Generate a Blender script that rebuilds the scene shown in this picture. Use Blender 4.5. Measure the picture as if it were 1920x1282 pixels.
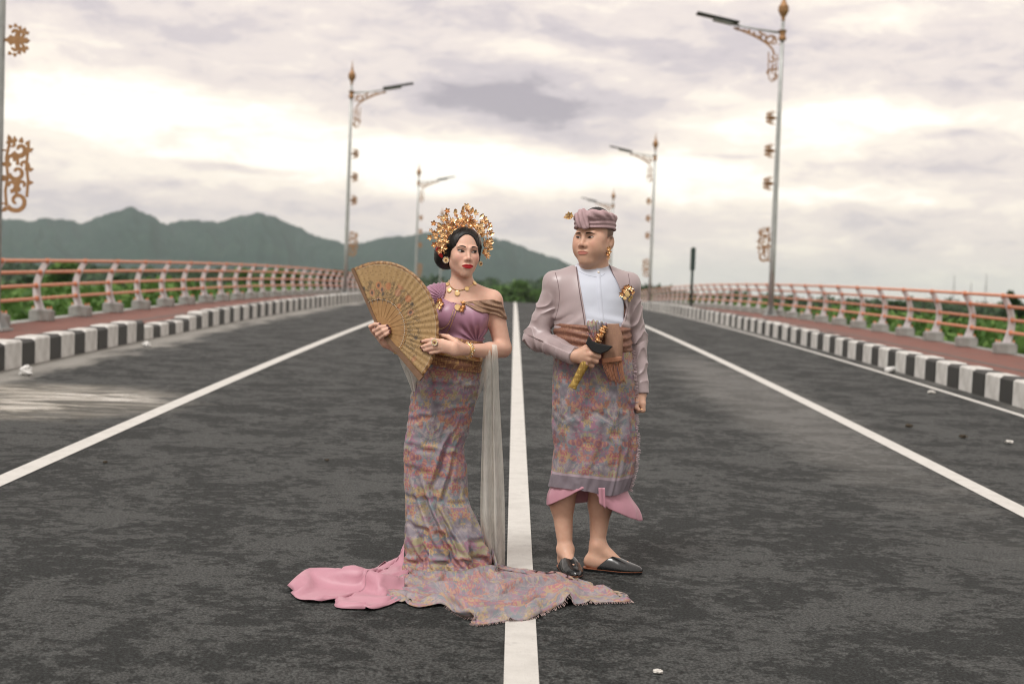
import bpy, math, random
import numpy as np
from mathutils import Vector, Matrix, noise as mnoise

R = math.radians
S = bpy.context.scene
C = S.collection
for o in list(bpy.data.objects):
    bpy.data.objects.remove(o)

# ------------------------------------------------------------------ camera
PITCH, ROLL, FPX = R(2.117), R(2.11), 2600.0
CAM = np.array([-0.074, 0.0, 1.46])
_u = np.array([0, math.sin(PITCH), math.cos(PITCH)])
FWD = np.array([0, math.cos(PITCH), -math.sin(PITCH)])
_ex = np.array([1.0, 0, 0])
RGT = math.cos(ROLL) * _ex + math.sin(ROLL) * _u
UPV = -math.sin(ROLL) * _ex + math.cos(ROLL) * _u
cam = bpy.data.cameras.new('camera')
cam.sensor_width = 36.0
cam.lens = FPX / 1920 * 36
cam.clip_start, cam.clip_end = 0.1, 30000
cam.dof.use_dof = True
cam.dof.focus_distance = 6.15
cam.dof.aperture_fstop = 2.6
camo = bpy.data.objects.new('camera', cam)
C.objects.link(camo)
m = Matrix.Identity(4)
for i in range(3):
    m[i][0], m[i][1], m[i][2], m[i][3] = RGT[i], UPV[i], -FWD[i], CAM[i]
camo.matrix_world = m
S.camera = camo

def W(px, py, Y):
    """point of the place seen at that spot of the picture, Y metres ahead"""
    d = FWD + (px - 960) / FPX * RGT - (py - 641) / FPX * UPV
    return CAM + d * (Y / d[1])

# ------------------------------------------------------------------ sky, sun, exposure
SUN_EL, SUN_AZ = R(55), R(215)      # soft brightest part of the cloud deck, behind and left of the camera
world = bpy.data.worlds.new('World')
S.world = world
world.cycles.sampling_method = 'MANUAL'
world.cycles.sample_map_resolution = 512
world.use_nodes = True

class NT:
    """small helper to write node trees"""
    def __init__(s, tree): s.t = tree; s.n = tree.nodes; s.l = tree.links
    def new(s, typ, **kw):
        nd = s.n.new(typ)
        for k, v in kw.items():
            setattr(nd, k, v)
        return nd
    def set(s, sock, v):
        if hasattr(v, 'is_linked') or isinstance(v, bpy.types.NodeSocket):
            s.l.new(v, sock)
        elif isinstance(v, (tuple, list)) and sock.type == 'RGBA' and len(v) == 3:
            sock.default_value = (*v, 1)
        else:
            sock.default_value = v
    def math(s, op, a, b=None, c=None, clamp=False):
        nd = s.new('ShaderNodeMath', operation=op, use_clamp=clamp)
        for i, v in enumerate((a, b, c)):
            if v is not None: s.set(nd.inputs[i], v)
        return nd.outputs[0]
    def vmath(s, op, a, b=None, scale=None):
        nd = s.new('ShaderNodeVectorMath', operation=op)
        s.set(nd.inputs[0], a)
        if b is not None: s.set(nd.inputs[1], b)
        if scale is not None: s.set(nd.inputs['Scale'], scale)
        return nd.outputs['Value'] if op in ('LENGTH', 'DOT_PRODUCT', 'DISTANCE') else nd.outputs[0]
    def mix(s, f, a, b, mode='MIX'):
        nd = s.new('ShaderNodeMix', data_type='RGBA', blend_type=mode)
        s.set(nd.inputs[0], f); s.set(nd.inputs[6], a); s.set(nd.inputs[7], b)
        return nd.outputs[2]
    def ramp(s, f, stops, interp='LINEAR'):
        nd = s.new('ShaderNodeValToRGB')
        nd.color_ramp.interpolation = interp
        el = nd.color_ramp.elements
        while len(el) < len(stops): el.new(0.5)
        for e, (p, c) in zip(el, stops):
            e.position = p
            e.color = (*c, 1) if isinstance(c, tuple) else (c, c, c, 1)
        s.set(nd.inputs[0], f)
        return nd.outputs[0]
    def smooth(s, v, a, b):
        nd = s.new('ShaderNodeMapRange', interpolation_type='SMOOTHSTEP')
        s.set(nd.inputs[0], v); nd.inputs[1].default_value = a; nd.inputs[2].default_value = b
        return nd.outputs[0]
    def noise(s, vec, scale, detail=3, rough=.55, dist=0.0, col=False):
        nd = s.new('ShaderNodeTexNoise')
        if vec is not None: s.l.new(vec, nd.inputs['Vector'])
        nd.inputs['Scale'].default_value = scale
        nd.inputs['Detail'].default_value = detail
        nd.inputs['Roughness'].default_value = rough
        nd.inputs['Distortion'].default_value = dist
        return nd.outputs['Color' if col else 'Fac']
    def mapping(s, vec, scale=(1, 1, 1), loc=(0, 0, 0), rot=(0, 0, 0)):
        nd = s.new('ShaderNodeMapping')
        s.l.new(vec, nd.inputs[0])
        nd.inputs['Scale'].default_value = scale
        nd.inputs['Location'].default_value = loc
        nd.inputs['Rotation'].default_value = rot
        return nd.outputs[0]

def build_world():
    world.node_tree.nodes.clear()
    g = NT(world.node_tree)
    tc = g.new('ShaderNodeTexCoord')
    dirv = tc.outputs['Generated']
    sky = g.new('ShaderNodeTexSky', sky_type='NISHITA')
    sky.sun_disc = False
    sky.sun_elevation = SUN_EL
    sky.sun_rotation = SUN_AZ
    sky.air_density, sky.dust_density = 1.0, 2.5
    # cloud layer over the sky: noise stretched along the horizon plus the cloud banks in view
    base = g.mapping(dirv, scale=(1, 1, 3.0))
    wn = g.noise(base, 7.0, 5, .6, col=True)
    warp = g.vmath('SUBTRACT', wn, (0.5, 0.5, 0.5))
    warp = g.vmath('MULTIPLY', warp, (0.085, 0.085, 0.034))
    wd = g.vmath('ADD', dirv, warp)
    n1 = g.noise(g.mapping(dirv, scale=(1, 1, 3.6), rot=(0, .10, 0)), 7.5, 8, .60, .5)
    n2 = g.noise(g.mapping(dirv, scale=(1, 1, 3.2), rot=(0, .35, 0)), 26, 7, .66, .5)
    v = g.math('MULTIPLY_ADD', n1, 1.25, -.625)
    v = g.math('ADD', v, g.math('MULTIPLY_ADD', n2, 1.0, -.5))
    v = g.math('ADD', v, 0.53)
    blobs = [  # px, py, half width px, half height px, amount (+ bright gap, - grey bank)
        (200, 165, 330, 34, .34), (60, 215, 200, 40, .25), (560, 300, 420, 58, .50), (1000, 325, 330, 55, .55),
        (1300, 330, 260, 50, .35), (1560, 225, 230, 45, .45), (1800, 215, 160, 40, .25), (1010, 105, 150, 24, .38),
        (1630, 40, 90, 20, .35), (1560, 372, 280, 22, .40), (330, 215, 260, 30, .2), (1180, 150, 120, 18, .2),
        (1020, 200, 150, 50, -.62), (870, 190, 110, 24, -.45), (1095, 265, 110, 22, -.45), (1750, 110, 360, 60, -.26),
        (1330, 90, 260, 55, -.24), (430, 60, 480, 60, -.12), (640, 200, 230, 26, -.12), (430, 317, 130, 9, -.5),
        (300, 340, 70, 8, -.4), (420, 395, 700, 24, -.20), (900, 400, 600, 30, -.16), (1780, 256, 75, 7, -.45),
        (1370, 285, 70, 6, -.45), (1700, 310, 230, 14, -.25), (1750, 450, 500, 90, -.10), (120, 350, 220, 30, -.12),
        (1250, 195, 110, 22, -.3), (150, 20, 400, 40, -.12), (960, 25, 300, 40, -.15)]
    for (px, py, sx, sy, a) in blobs:
        d = W(px, py, 10) - CAM
        d = d / np.linalg.norm(d)
        off = g.vmath('SUBTRACT', wd, tuple(d))
        off = g.vmath('MULTIPLY', off, (FPX / sx, FPX / sx, FPX / sy))
        ln = g.vmath('LENGTH', off)
        gs = g.math('EXPONENT', g.math('MULTIPLY', g.math('MULTIPLY', ln, ln), -1.0))
        v = g.math('MULTIPLY_ADD', gs, a, v)
    v = g.math('MULTIPLY_ADD', v, .80, .14)
    cl = g.ramp(v, [(0.0, (3.2, 2.85, 3.12)), (.26, (4.8, 4.28, 4.38)), (.50, (6.2, 5.47, 5.12)), (.72, (7.5, 6.7, 5.85)), (1.0, (9.0, 8.4, 7.5))], 'EASE')
    hz = g.new('ShaderNodeSeparateXYZ'); g.l.new(dirv, hz.inputs[0])
    el = g.smooth(hz.outputs[2], .0, .05)
    cl = g.mix(g.math('MULTIPLY_ADD', el, -.45, .45), cl, (6.1, 5.6, 5.5))
    col = g.mix(.94, sky.outputs[0], cl)
    bg = g.new('ShaderNodeBackground')
    g.l.new(col, bg.inputs[0]); bg.inputs[1].default_value = 0.1
    out = g.new('ShaderNodeOutputWorld'); g.l.new(bg.outputs[0], out.inputs[0])
build_world()
sun = bpy.data.lights.new('sun', 'SUN')
sun.energy = 1.5
sun.angle = R(18)
sun.color = (1.0, .97, .935)
suno = bpy.data.objects.new('sun', sun)
C.objects.link(suno)
# SUN_AZ measured clockwise from +Y
sd = Vector((math.sin(SUN_AZ) * math.cos(SUN_EL), math.cos(SUN_AZ) * math.cos(SUN_EL), math.sin(SUN_EL)))
suno.rotation_euler = sd.to_track_quat('Z', 'Y').to_euler()

S.view_settings.view_transform = 'Standard'
S.view_settings.look = 'None'
S.view_settings.gamma = 1
S.view_settings.exposure = 0.62
S.view_settings.use_curve_mapping = False
S.render.engine = 'CYCLES'
S.cycles.use_denoising = True
S.cycles.filter_width = 1.1
S.cycles.max_bounces = 6
S.cycles.diffuse_bounces = 3
S.cycles.transparent_max_bounces = 16
S.cycles.volume_bounces = 1
S.cycles.caustics_reflective = False
S.cycles.caustics_refractive = False

# ------------------------------------------------------------------ helpers
rnd = random.Random(7)

def tag(o, label=None, cat=None, group=None, kind=None):
    if label: o['label'] = label
    if cat: o['category'] = cat
    if group: o['group'] = group
    if kind: o['kind'] = kind
    return o

def empty(name, loc=(0, 0, 0), rz=0, parent=None):
    o = bpy.data.objects.new(name, None)
    o.empty_display_size = .2
    C.objects.link(o)
    o.location = loc
    o.rotation_euler = (0, 0, rz)
    if parent: o.parent = parent
    return o

def mesh(name, verts, faces, smooth=False):
    me = bpy.data.meshes.new(name)
    V = np.asarray(verts, dtype=np.float32).reshape(-1, 3)
    if isinstance(faces, np.ndarray):
        k = faces.shape[1]
        me.vertices.add(len(V)); me.vertices.foreach_set('co', V.ravel())
        me.loops.add(faces.size); me.loops.foreach_set('vertex_index', faces.astype(np.int32).ravel())
        me.polygons.add(len(faces))
        me.polygons.foreach_set('loop_start', np.arange(0, faces.size, k, dtype=np.int32))
        me.update(calc_edges=True)
        me.validate()
    else:
        me.from_pydata([tuple(map(float, v)) for v in V], [], faces)
        me.update()
    if smooth:
        me.polygons.foreach_set('use_smooth', np.ones(len(me.polygons), dtype=bool))
    return me

def obj(name, me, mat=None, parent=None, loc=None):
    o = bpy.data.objects.new(name, me)
    C.objects.link(o)
    if mat is not None and len(me.materials) == 0:
        me.materials.append(mat)
    if parent: o.parent = parent
    if loc is not None: o.location = loc
    return o

class MB:
    """collects shapes that belong to ONE part"""
    def __init__(s): s.v = []; s.f = []
    def add(s, V, F):
        b = len(s.v)
        s.v += [tuple(map(float, p)) for p in V]
        s.f += [tuple(i + b for i in q) for q in F]
        return s
    def box(s, c, d, bev=0.0, rz=0.0, M=None):
        hx, hy, hz = d[0] / 2, d[1] / 2, d[2] / 2
        if bev <= 0:
            V = [(x, y, z) for z in (-hz, hz) for y in (-hy, hy) for x in (-hx, hx)]
            F = [(0, 2, 3, 1), (4, 5, 7, 6), (0, 1, 5, 4), (2, 6, 7, 3), (0, 4, 6, 2), (1, 3, 7, 5)]
        else:
            b = bev
            V = []; F = []
            prof = [(-hz, b), (-hz + b, 0), (hz - b, 0), (hz, b)]
            for (z, ins) in prof:
                x, y = hx - ins, hy - ins
                c_ = b * .6 if ins == 0 else b * .6
                V += [(-x, -y + c_, z), (-x + c_, -y, z), (x - c_, -y, z), (x, -y + c_, z), (x, y - c_, z), (x - c_, y, z), (-x + c_, y, z), (-x, y - c_, z)]
            for r in range(3):
                for i in range(8):
                    j = (i + 1) % 8
                    F.append((r * 8 + i, r * 8 + j, r * 8 + 8 + j, r * 8 + 8 + i))
            F.append(tuple(range(7, -1, -1))); F.append(tuple(range(24, 32)))
        cs, sn = math.cos(rz), math.sin(rz)
        V = [(x * cs - y * sn + c[0], x * sn + y * cs + c[1], z + c[2]) for x, y, z in V]
        if M is not None: V = [tuple(M @ Vector(p)) for p in V]
        return s.add(V, F)
    def tube(s, pts, rad, n=8, cap=True):
        pts = [np.array(p, float) for p in pts]
        if not hasattr(rad, '__len__'): rad = [rad] * len(pts)
        V = []; F = []
        up = None
        for i, p in enumerate(pts):
            t = pts[min(i + 1, len(pts) - 1)] - pts[max(i - 1, 0)]
            t = t / (np.linalg.norm(t) + 1e-9)
            if up is None:
                up = np.array([0, 0, 1.]) if abs(t[2]) < .9 else np.array([1., 0, 0])
            a = np.cross(t, up); a /= np.linalg.norm(a) + 1e-9
            b = np.cross(a, t); up = b
            for k in range(n):
                th = 2 * math.pi * k / n
                V.append(p + rad[i] * (math.cos(th) * a + math.sin(th) * b))
        for i in range(len(pts) - 1):
            for k in range(n):
                j = (k + 1) % n
                F.append((i * n + k, i * n + j, (i + 1) * n + j, (i + 1) * n + k))
        if cap:
            F.append(tuple(range(n - 1, -1, -1)))
            F.append(tuple(range((len(pts) - 1) * n, len(pts) * n)))
        return s.add(V, F)
    def lathe(s, prof, n=16, c=(0, 0, 0)):
        V = []; F = []
        for (r, z) in prof:
            for k in range(n):
                th = 2 * math.pi * k / n
                V.append((c[0] + r * math.cos(th), c[1] + r * math.sin(th), c[2] + z))
        for i in range(len(prof) - 1):
            for k in range(n):
                j = (k + 1) % n
                F.append((i * n + k, i * n + j, (i + 1) * n + j, (i + 1) * n + k))
        F.append(tuple(range(n - 1, -1, -1)))
        F.append(tuple(range((len(prof) - 1) * n, len(prof) * n)))
        return s.add(V, F)
    def me(s, name, smooth=False): return mesh(name, s.v, s.f, smooth)
    def build(s, name, mat, parent=None, smooth=False, loc=None):
        return obj(name, s.me(name, smooth), mat, parent, loc)

MATS = {}
def material(name, col, rough=.6, metal=0.0, var=0.0, vscale=8.0, bump=0.0, bscale=60.0, coat=0.0, sheen=0.0, spec=.5, col2=None, sss=0.0, detail=4):
    mt = bpy.data.materials.new(name)
    mt.use_nodes = True
    g = NT(mt.node_tree)
    b = g.n['Principled BSDF']
    tc = g.new('ShaderNodeTexCoord').outputs['Object']
    c = (*col, 1)
    if var or col2:
        nz = g.noise(tc, vscale, detail, .6)
        if col2 is None:
            a = tuple(x * (1 - var) for x in col); d = tuple(min(1, x * (1 + var)) for x in col)
        else: a, d = col, col2
        cc = g.ramp(nz, [(.32, a), (.68, d)])
        g.l.new(cc, b.inputs['Base Color'])
        rr = g.math('MULTIPLY_ADD', nz, .25, rough - .12, clamp=True)
        g.l.new(rr, b.inputs['Roughness'])
    else:
        b.inputs['Base Color'].default_value = c
        b.inputs['Roughness'].default_value = rough
    b.inputs['Metallic'].default_value = metal
    b.inputs['Specular IOR Level'].default_value = spec
    b.inputs['Coat Weight'].default_value = coat
    b.inputs['Sheen Weight'].default_value = sheen
    b.inputs['Subsurface Weight'].default_value = sss
    if bump:
        bn = g.new('ShaderNodeBump')
        bn.inputs['Strength'].default_value = bump
        bn.inputs['Distance'].default_value = .01
        g.l.new(g.noise(tc, bscale, 5, .6), bn.inputs['Height'])
        g.l.new(bn.outputs[0], b.inputs['Normal'])
    MATS[name] = mt
    return mt

def sstep(a, b, x):
    t = np.clip((np.asarray(x, float) - a) / (b - a), 0, 1)
    return t * t * (3 - 2 * t)

# ------------------------------------------------------------------ road profile (arched deck)
SL, KK = .0314, .00027
def prof(y):
    y = np.asarray(y, float)
    z = SL * y - KK * y * y
    y1 = 132.0; z1 = SL * y1 - KK * y1 * y1
    lin = z1 - (2 * KK * y1 - SL) * (y - y1)
    z = np.where(y > y1, lin, z)
    z = np.where(y < 0, SL * y, z)
    return np.maximum(z, -2.2)
def pf(y): return float(prof(y))
def ground_hit(px, py):
    lo, hi = 2.0, 70.0
    for _ in range(50):
        mid = (lo + hi) / 2
        if W(px, py, mid)[2] > pf(mid): lo = mid
        else: hi = mid
    return W(px, py, (lo + hi) / 2)

YS = np.concatenate([np.arange(-30, 140, 2.0), np.arange(140, 420, 10.0)])
def strip(name, x0, x1, dz, mat, ys=YS, nx=2, depth=0, kind='structure', parent=None, edge=None):
    xs = np.linspace(x0, x1, nx)
    V = []; F = []
    for y in ys:
        for x in xs: V.append((x, y, pf(y) + dz))
    n = len(ys)
    for i in range(n - 1):
        for j in range(nx - 1):
            a = i * nx + j
            F.append((a, a + 1, a + nx + 1, a + nx))
    if depth:
        for sx, col in ((x0, 0), (x1, nx - 1)):
            b = len(V)
            for y in ys: V.append((sx, y, pf(y) + dz - depth))
            for i in range(n - 1):
                q = (i * nx + col, (i + 1) * nx + col, b + i + 1, b + i)
                F.append(q if col == 0 else q[::-1])
    o = obj(name, mesh(name, V, F), mat, parent)
    if not parent: tag(o, kind=kind)
    return o

KL, KR = -5.52, 5.42         # kerb faces
RLX, RRX = -7.72, 8.20       # railing bases

def asphalt():
    mt = bpy.data.materials.new('asphalt'); mt.use_nodes = True
    g = NT(mt.node_tree); b = g.n['Principled BSDF']
    P = g.new('ShaderNodeNewGeometry').outputs['Position']
    big = g.noise(P, 2.2, 7, .66, .5)
    mid = g.noise(g.mapping(P, scale=(.8, 1, 1)), 17.0, 7, .75, .3)
    fine = g.noise(P, 95, 3, .7)
    grit = g.new('ShaderNodeTexVoronoi'); g.l.new(P, grit.inputs['Vector']); grit.inputs['Scale'].default_value = 120
    v = g.math('ADD', g.math('MULTIPLY', big, .55), g.math('MULTIPLY', mid, .55))
    worn = g.smooth(v, .525, .575)
    # rolled smooth blotches against open dark texture
    col = g.mix(worn, (.0200, .0225, .0220), (.0475, .0510, .0495))
    sp = g.smooth(fine, .42, .62)
    col = g.mix(1.0, col, g.mix(sp, (.30, .30, .30), (1.70, 1.70, 1.70)), 'MULTIPLY')
    stone = g.smooth(grit.outputs['Distance'], .0, .25)
    col = g.mix(g.math('MULTIPLY', g.math('SUBTRACT', 1, stone), .10), col, (.16, .16, .155))
    # dust along both kerbs and dried mud film on the left shoulder
    xyz = g.new('ShaderNodeSeparateXYZ'); g.l.new(P, xyz.inputs[0])
    X, Y = xyz.outputs[0], xyz.outputs[1]
    dn = g.noise(g.mapping(P, scale=(1, .35, 1)), 1.6, 6, .65)
    dl = g.smooth(g.math('ADD', g.math('MULTIPLY', X, -1), g.math('MULTIPLY_ADD', dn, 1.5, -.75)), 4.75, 5.25)
    dr = g.smooth(g.math('ADD', X, g.math('MULTIPLY_ADD', dn, .8, -.4)), 5.15, 5.4)
    dust = g.math('MAXIMUM', dl, g.math('MULTIPLY', dr, g.math('MULTIPLY_ADD', g.smooth(Y, 27, 36), .6, .3)))
    col = g.mix(g.math('MULTIPLY', dust, .8), col, g.mix(dn, (.20, .19, .17), (.36, .35, .32)))
    # wet film on the left shoulder, and a pale painted sheen on the right lane
    wn = g.noise(g.mapping(P, scale=(.45, 1.5, 1), rot=(0, 0, -.25)), 1.9, 6, .66, .6)
    ex = g.math('DIVIDE', g.math('ADD', X, 4.35), 1.6)
    ey = g.math('DIVIDE', g.math('SUBTRACT', Y, 12.2), 1.7)
    rr = g.math('SQRT', g.math('ADD', g.math('MULTIPLY', ex, ex), g.math('MULTIPLY', ey, ey)))
    film = g.math('SUBTRACT', 1, g.smooth(g.math('ADD', rr, g.math('MULTIPLY_ADD', wn, 1.5, -.75)), .62, 1.0))
    ex2 = g.math('DIVIDE', g.math('SUBTRACT', X, 2.6), .75)
    ey2 = g.math('DIVIDE', g.math('SUBTRACT', Y, 15.0), 8.0)
    rr2 = g.math('SQRT', g.math('ADD', g.math('MULTIPLY', ex2, ex2), g.math('MULTIPLY', ey2, ey2)))
    lane_sheen = g.math('SUBTRACT', 1, g.smooth(g.math('ADD', rr2, g.math('MULTIPLY_ADD', wn, 1.2, -.6)), .45, 1.1))
    col = g.mix(g.math('MULTIPLY', film, g.math('MULTIPLY_ADD', g.smooth(wn, .42, .60), .75, .15)), col, (.42, .39, .33))  # mud film, with the cream glint of the sky put into its colour
    col = g.mix(g.math('MULTIPLY', lane_sheen, .28), col, (.20, .195, .18))  # lighter sheen of the right lane painted into the colour
    g.l.new(col, b.inputs['Base Color'])
    ro = g.math('MULTIPLY_ADD', worn, -.12, .68)
    ro = g.math('MULTIPLY_ADD', fine, .15, ro)
    wet = g.smooth(wn, .46, .60)
    ro = g.math('SUBTRACT', ro, g.math('MULTIPLY', g.math('MULTIPLY', film, wet), .58))
    ro = g.math('SUBTRACT', ro, g.math('MULTIPLY', lane_sheen, .12), clamp=True)
    g.l.new(ro, b.inputs['Roughness'])
    b.inputs['Specular IOR Level'].default_value = .20
    bn = g.new('ShaderNodeBump'); bn.inputs['Distance'].default_value = .008
    h = g.math('ADD', g.math('MULTIPLY', fine, .6), g.math('MULTIPLY', stone, .35))
    h = g.math('ADD', h, g.math('MULTIPLY', mid, .8))
    g.l.new(h, bn.inputs['Height'])
    g.l.new(g.math('MULTIPLY_ADD', g.math('MULTIPLY', film, wet), -.42, .5), bn.inputs['Strength'])
    g.l.new(bn.outputs[0], b.inputs['Normal'])
    return mt

def road_paint():
    mt = bpy.data.materials.new('road_paint'); mt.use_nodes = True
    g = NT(mt.node_tree); b = g.n['Principled BSDF']
    P = g.new('ShaderNodeNewGeometry').outputs['Position']
    n = g.noise(P, 7, 6, .65); f = g.noise(P, 110, 3, .7)
    col = g.ramp(n, [(.3, (.48, .47, .44)), (.7, (.62, .61, .575))])
    col = g.mix(g.math('MULTIPLY', g.smooth(f, .60, .74), .55), col, (.2, .2, .19))
    col = g.mix(g.math('MULTIPLY', g.smooth(n, .56, .74), .55), col, (.28, .275, .26))
    g.l.new(col, b.inputs['Base Color']); b.inputs['Roughness'].default_value = .62
    bn = g.new('ShaderNodeBump'); bn.inputs['Distance'].default_value = .004; bn.inputs['Strength'].default_value = .5
    g.l.new(f, bn.inputs['Height']); g.l.new(bn.outputs[0], b.inputs['Normal'])
    return mt

def paving():
    mt = bpy.data.materials.new('red_paving'); mt.use_nodes = True
    g = NT(mt.node_tree); b = g.n['Principled BSDF']
    P = g.new('ShaderNodeNewGeometry').outputs['Position']
    br = g.new('ShaderNodeTexBrick')
    g.l.new(P, br.inputs['Vector'])
    br.inputs['Scale'].default_value = 4.0
    br.inputs['Color1'].default_value = (.20, .072, .05, 1); br.inputs['Color2'].default_value = (.155, .058, .042, 1)
    br.inputs['Mortar'].default_value = (.09, .06, .05, 1); br.inputs['Mortar Size'].default_value = .012
    n = g.noise(P, 1.3, 6, .6)
    col = g.mix(g.math('MULTIPLY', g.smooth(n, .5, .75), .6), br.outputs[0], (.10, .085, .075))
    x = g.new('ShaderNodeSeparateXYZ'); g.l.new(P, x.inputs[0])
    g.l.new(col, b.inputs['Base Color']); b.inputs['Roughness'].default_value = .75
    return mt

M_ASPH = asphalt(); M_PAINT = road_paint(); M_PAVE = paving()
M_KW = material('kerb_white_paint', (.46, .45, .42), .7, col2=(.70, .695, .67), vscale=5, bump=.4, bscale=40, detail=7)
M_KB = material('kerb_black_paint', (.014, .014, .013), .55, col2=(.034, .035, .030), vscale=5, bump=.3, bscale=40)
M_CONC = material('concrete', (.20, .205, .19), .85, col2=(.34, .34, .32), vscale=5, bump=.4, bscale=30)
M_GUT = material('grey_gutter', (.07, .07, .065), .8, col2=(.13, .13, .12), vscale=3)
M_RAIL = material('orange_rail_paint', (.62, .205, .09), .38, col2=(.70, .28, .145), vscale=3, spec=.6)
M_POST = material('grey_steel_paint', (.50, .475, .485), .5, col2=(.60, .575, .58), vscale=5)
M_GALV = material('galvanised_pole', (.34, .36, .355), .42, metal=.45, col2=(.45, .47, .46), vscale=4)
M_COPPER = material('copper_ornament', (.30, .155, .065), .5, metal=.3, col2=(.40, .225, .105), vscale=14)
M_DARK = material('dark_lamp_shell', (.03, .04, .04), .4)

YR = YS
road = strip('road', KL, KR, 0.0, M_ASPH, nx=12)
LW = 3.04
strip('centre_line', -.060, .060, .004, M_PAINT, parent=road)
strip('left_lane_line', -LW - .07, -LW + .07, .004, M_PAINT, parent=road)
strip('right_lane_line', LW - .07, LW + .07, .004, M_PAINT, parent=road)
strip('edge_line', 5.06, 5.15, .004, M_PAINT, parent=road)
PVZ = .12
pl = strip('pavement_left', RLX - .34, KL - .25, PVZ, M_PAVE, nx=3, depth=.8)
pr = strip('pavement_right', KR + .25, RRX + .34, PVZ, M_PAVE, nx=3, depth=.8)
strip('drain_strip', -6.55, -6.45, .004 + PVZ, M_GUT, parent=pl)
strip('drain_strip', 6.85, 6.95, .004 + PVZ, M_GUT, parent=pr)
strip('concrete_edge', RLX - .32, RLX - .02, .006 + PVZ, M_CONC, parent=pl)
strip('concrete_edge', RRX + .02, RRX + .32, .006 + PVZ, M_CONC, parent=pr)

# kerbs: painted blocks, black and white by turns
def kerb(name, side, y0, white_first):
    root = empty(name); tag(root, kind='structure')
    xc = KL - .125 if side < 0 else KR + .125
    base = {}
    for hh in (.29, .20, .24):
        for wn, ln in (('w', .492), ('b', .432)):
            base[wn, hh] = MB().box((0, 0, hh / 2 - .05), (.262 if wn == 'w' else .254, ln, hh + .1), .022 if wn == 'w' else .03).me('kerb_block')
            base[wn, hh].materials.append(M_KW if wn == 'w' else M_KB)
    y = y0; w = white_first
    while y < 92:
        ln = .50 if w else .44
        hh = .29
        if side < 0 and 20.4 < y < 23.3: hh = .20
        elif side < 0 and 23.3 <= y < 24.3: hh = .24
        yc = y + ln / 2
        o = obj('kerb_block', base['w' if w else 'b', hh], None, root)
        o.location = (xc + rnd.uniform(-.008, .008), yc, pf(yc) + rnd.uniform(-.008, .008))
        o.rotation_euler = (math.atan((pf(yc + .3) - pf(yc - .3)) / .6), 0, rnd.uniform(-.012, .012))
        y += ln; w = not w
    return root
kerb('kerb_left', -1, 14.9 - .94 * 11, True)
kerb('kerb_right', 1, 15.12 - .94 * 11, False)

# ------------------------------------------------------------------ railings
RH = [.36, .57, .79, .975]        # rail heights above the pavement
def bow(h):                        # outward bow of the post at height h
    t = (h - .17) / .81
    return .105 * math.sin(math.pi * min(max(t * .92 + .06, 0), 1)) - .085 * t * t * t + .0
def post_mesh():
    V = []; F = []
    n = 10
    for i in range(n + 1):
        h = .17 + (.99 - .17) * i / n
        c = bow(h)
        t = (bow(h + .01) - bow(h - .01)) / .02
        wd = (.062 - .018 * i / n)
        nx, nz = 1 / math.sqrt(1 + t * t), -t / math.sqrt(1 + t * t)
        for s in (-1, 1):
            for yy in (-.024, .024):
                V.append((c + s * wd * nx, yy, h + s * wd * nz))
    for i in range(n):
        a = i * 4
        for p, q in ((0, 1), (1, 3), (3, 2), (2, 0)):
            F.append((a + p, a + q, a + 4 + q, a + 4 + p))
    F.append((0, 2, 3, 1)); b = n * 4; F.append((b, b + 1, b + 3, b + 2))
    return mesh('post', V, F)
ME_POST = post_mesh(); ME_POST.materials.append(M_POST)
fb = MB().box((0, 0, .085), (.34, .27, .19), .02)
ME_FOOT = fb.me('footing'); ME_FOOT.materials.append(M_CONC)
ME_PLATE = MB().box((0, 0, .19), (.27, .18, .018)).me('base_plate'); ME_PLATE.materials.append(M_POST)
ME_COL = MB().tube([(0, -.055, 0), (0, .055, 0)], .040, 10).me('collar'); ME_COL.materials.append(M_RAIL)
ME_BOLT = MB().tube([(0, 0, .19), (0, 0, .235)], .016, 6).me('bolt'); ME_BOLT.materials.append(M_RAIL)

def railing(bx, side, y0, step, label):
    root = empty('bridge_railing', (bx, 0, 0))
    tag(root, label, 'railing')
    ys = []
    y = y0 - step * 4
    while y < 104: ys.append(y); y += step
    for y in ys:
        z = pf(y) + PVZ
        p = obj('post', ME_POST, None, root); p.location = (0, y, z)
        p.rotation_euler = (0, 0, 0 if side > 0 else math.pi)
        ft = obj('footing', ME_FOOT, None, root); ft.location = (0, y, z)
        ft.rotation_euler = (0, 0, rnd.uniform(-.04, .04))
        if y < 62:
            pt = obj('base_plate', ME_PLATE, None, p)
            for h in RH:
                c = obj('collar', ME_COL, None, p); c.location = (bow(h), 0, h)
            if y < 40:
                for sx in (-1, 1):
                    for sy in (-1, 1):
                        b = obj('bolt', ME_BOLT, None, ft); b.location = (sx * .12, sy * .075, 0)
    yy = np.arange(ys[0] - 1, 106, 1.0)
    for k, h in enumerate(RH):
        mb = MB().tube([(side * bow(h), y, pf(y) + PVZ + h) for y in yy], .027, 8)
        mb.build('rail', M_RAIL, root, True)
    return root
railing(RLX, -1, 22.51, 2.0, 'orange four-rail bridge railing on grey bowed posts along the left pavement')
railing(RRX, 1, 23.28, 1.99, 'orange four-rail bridge railing on grey bowed posts along the right pavement')

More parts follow.
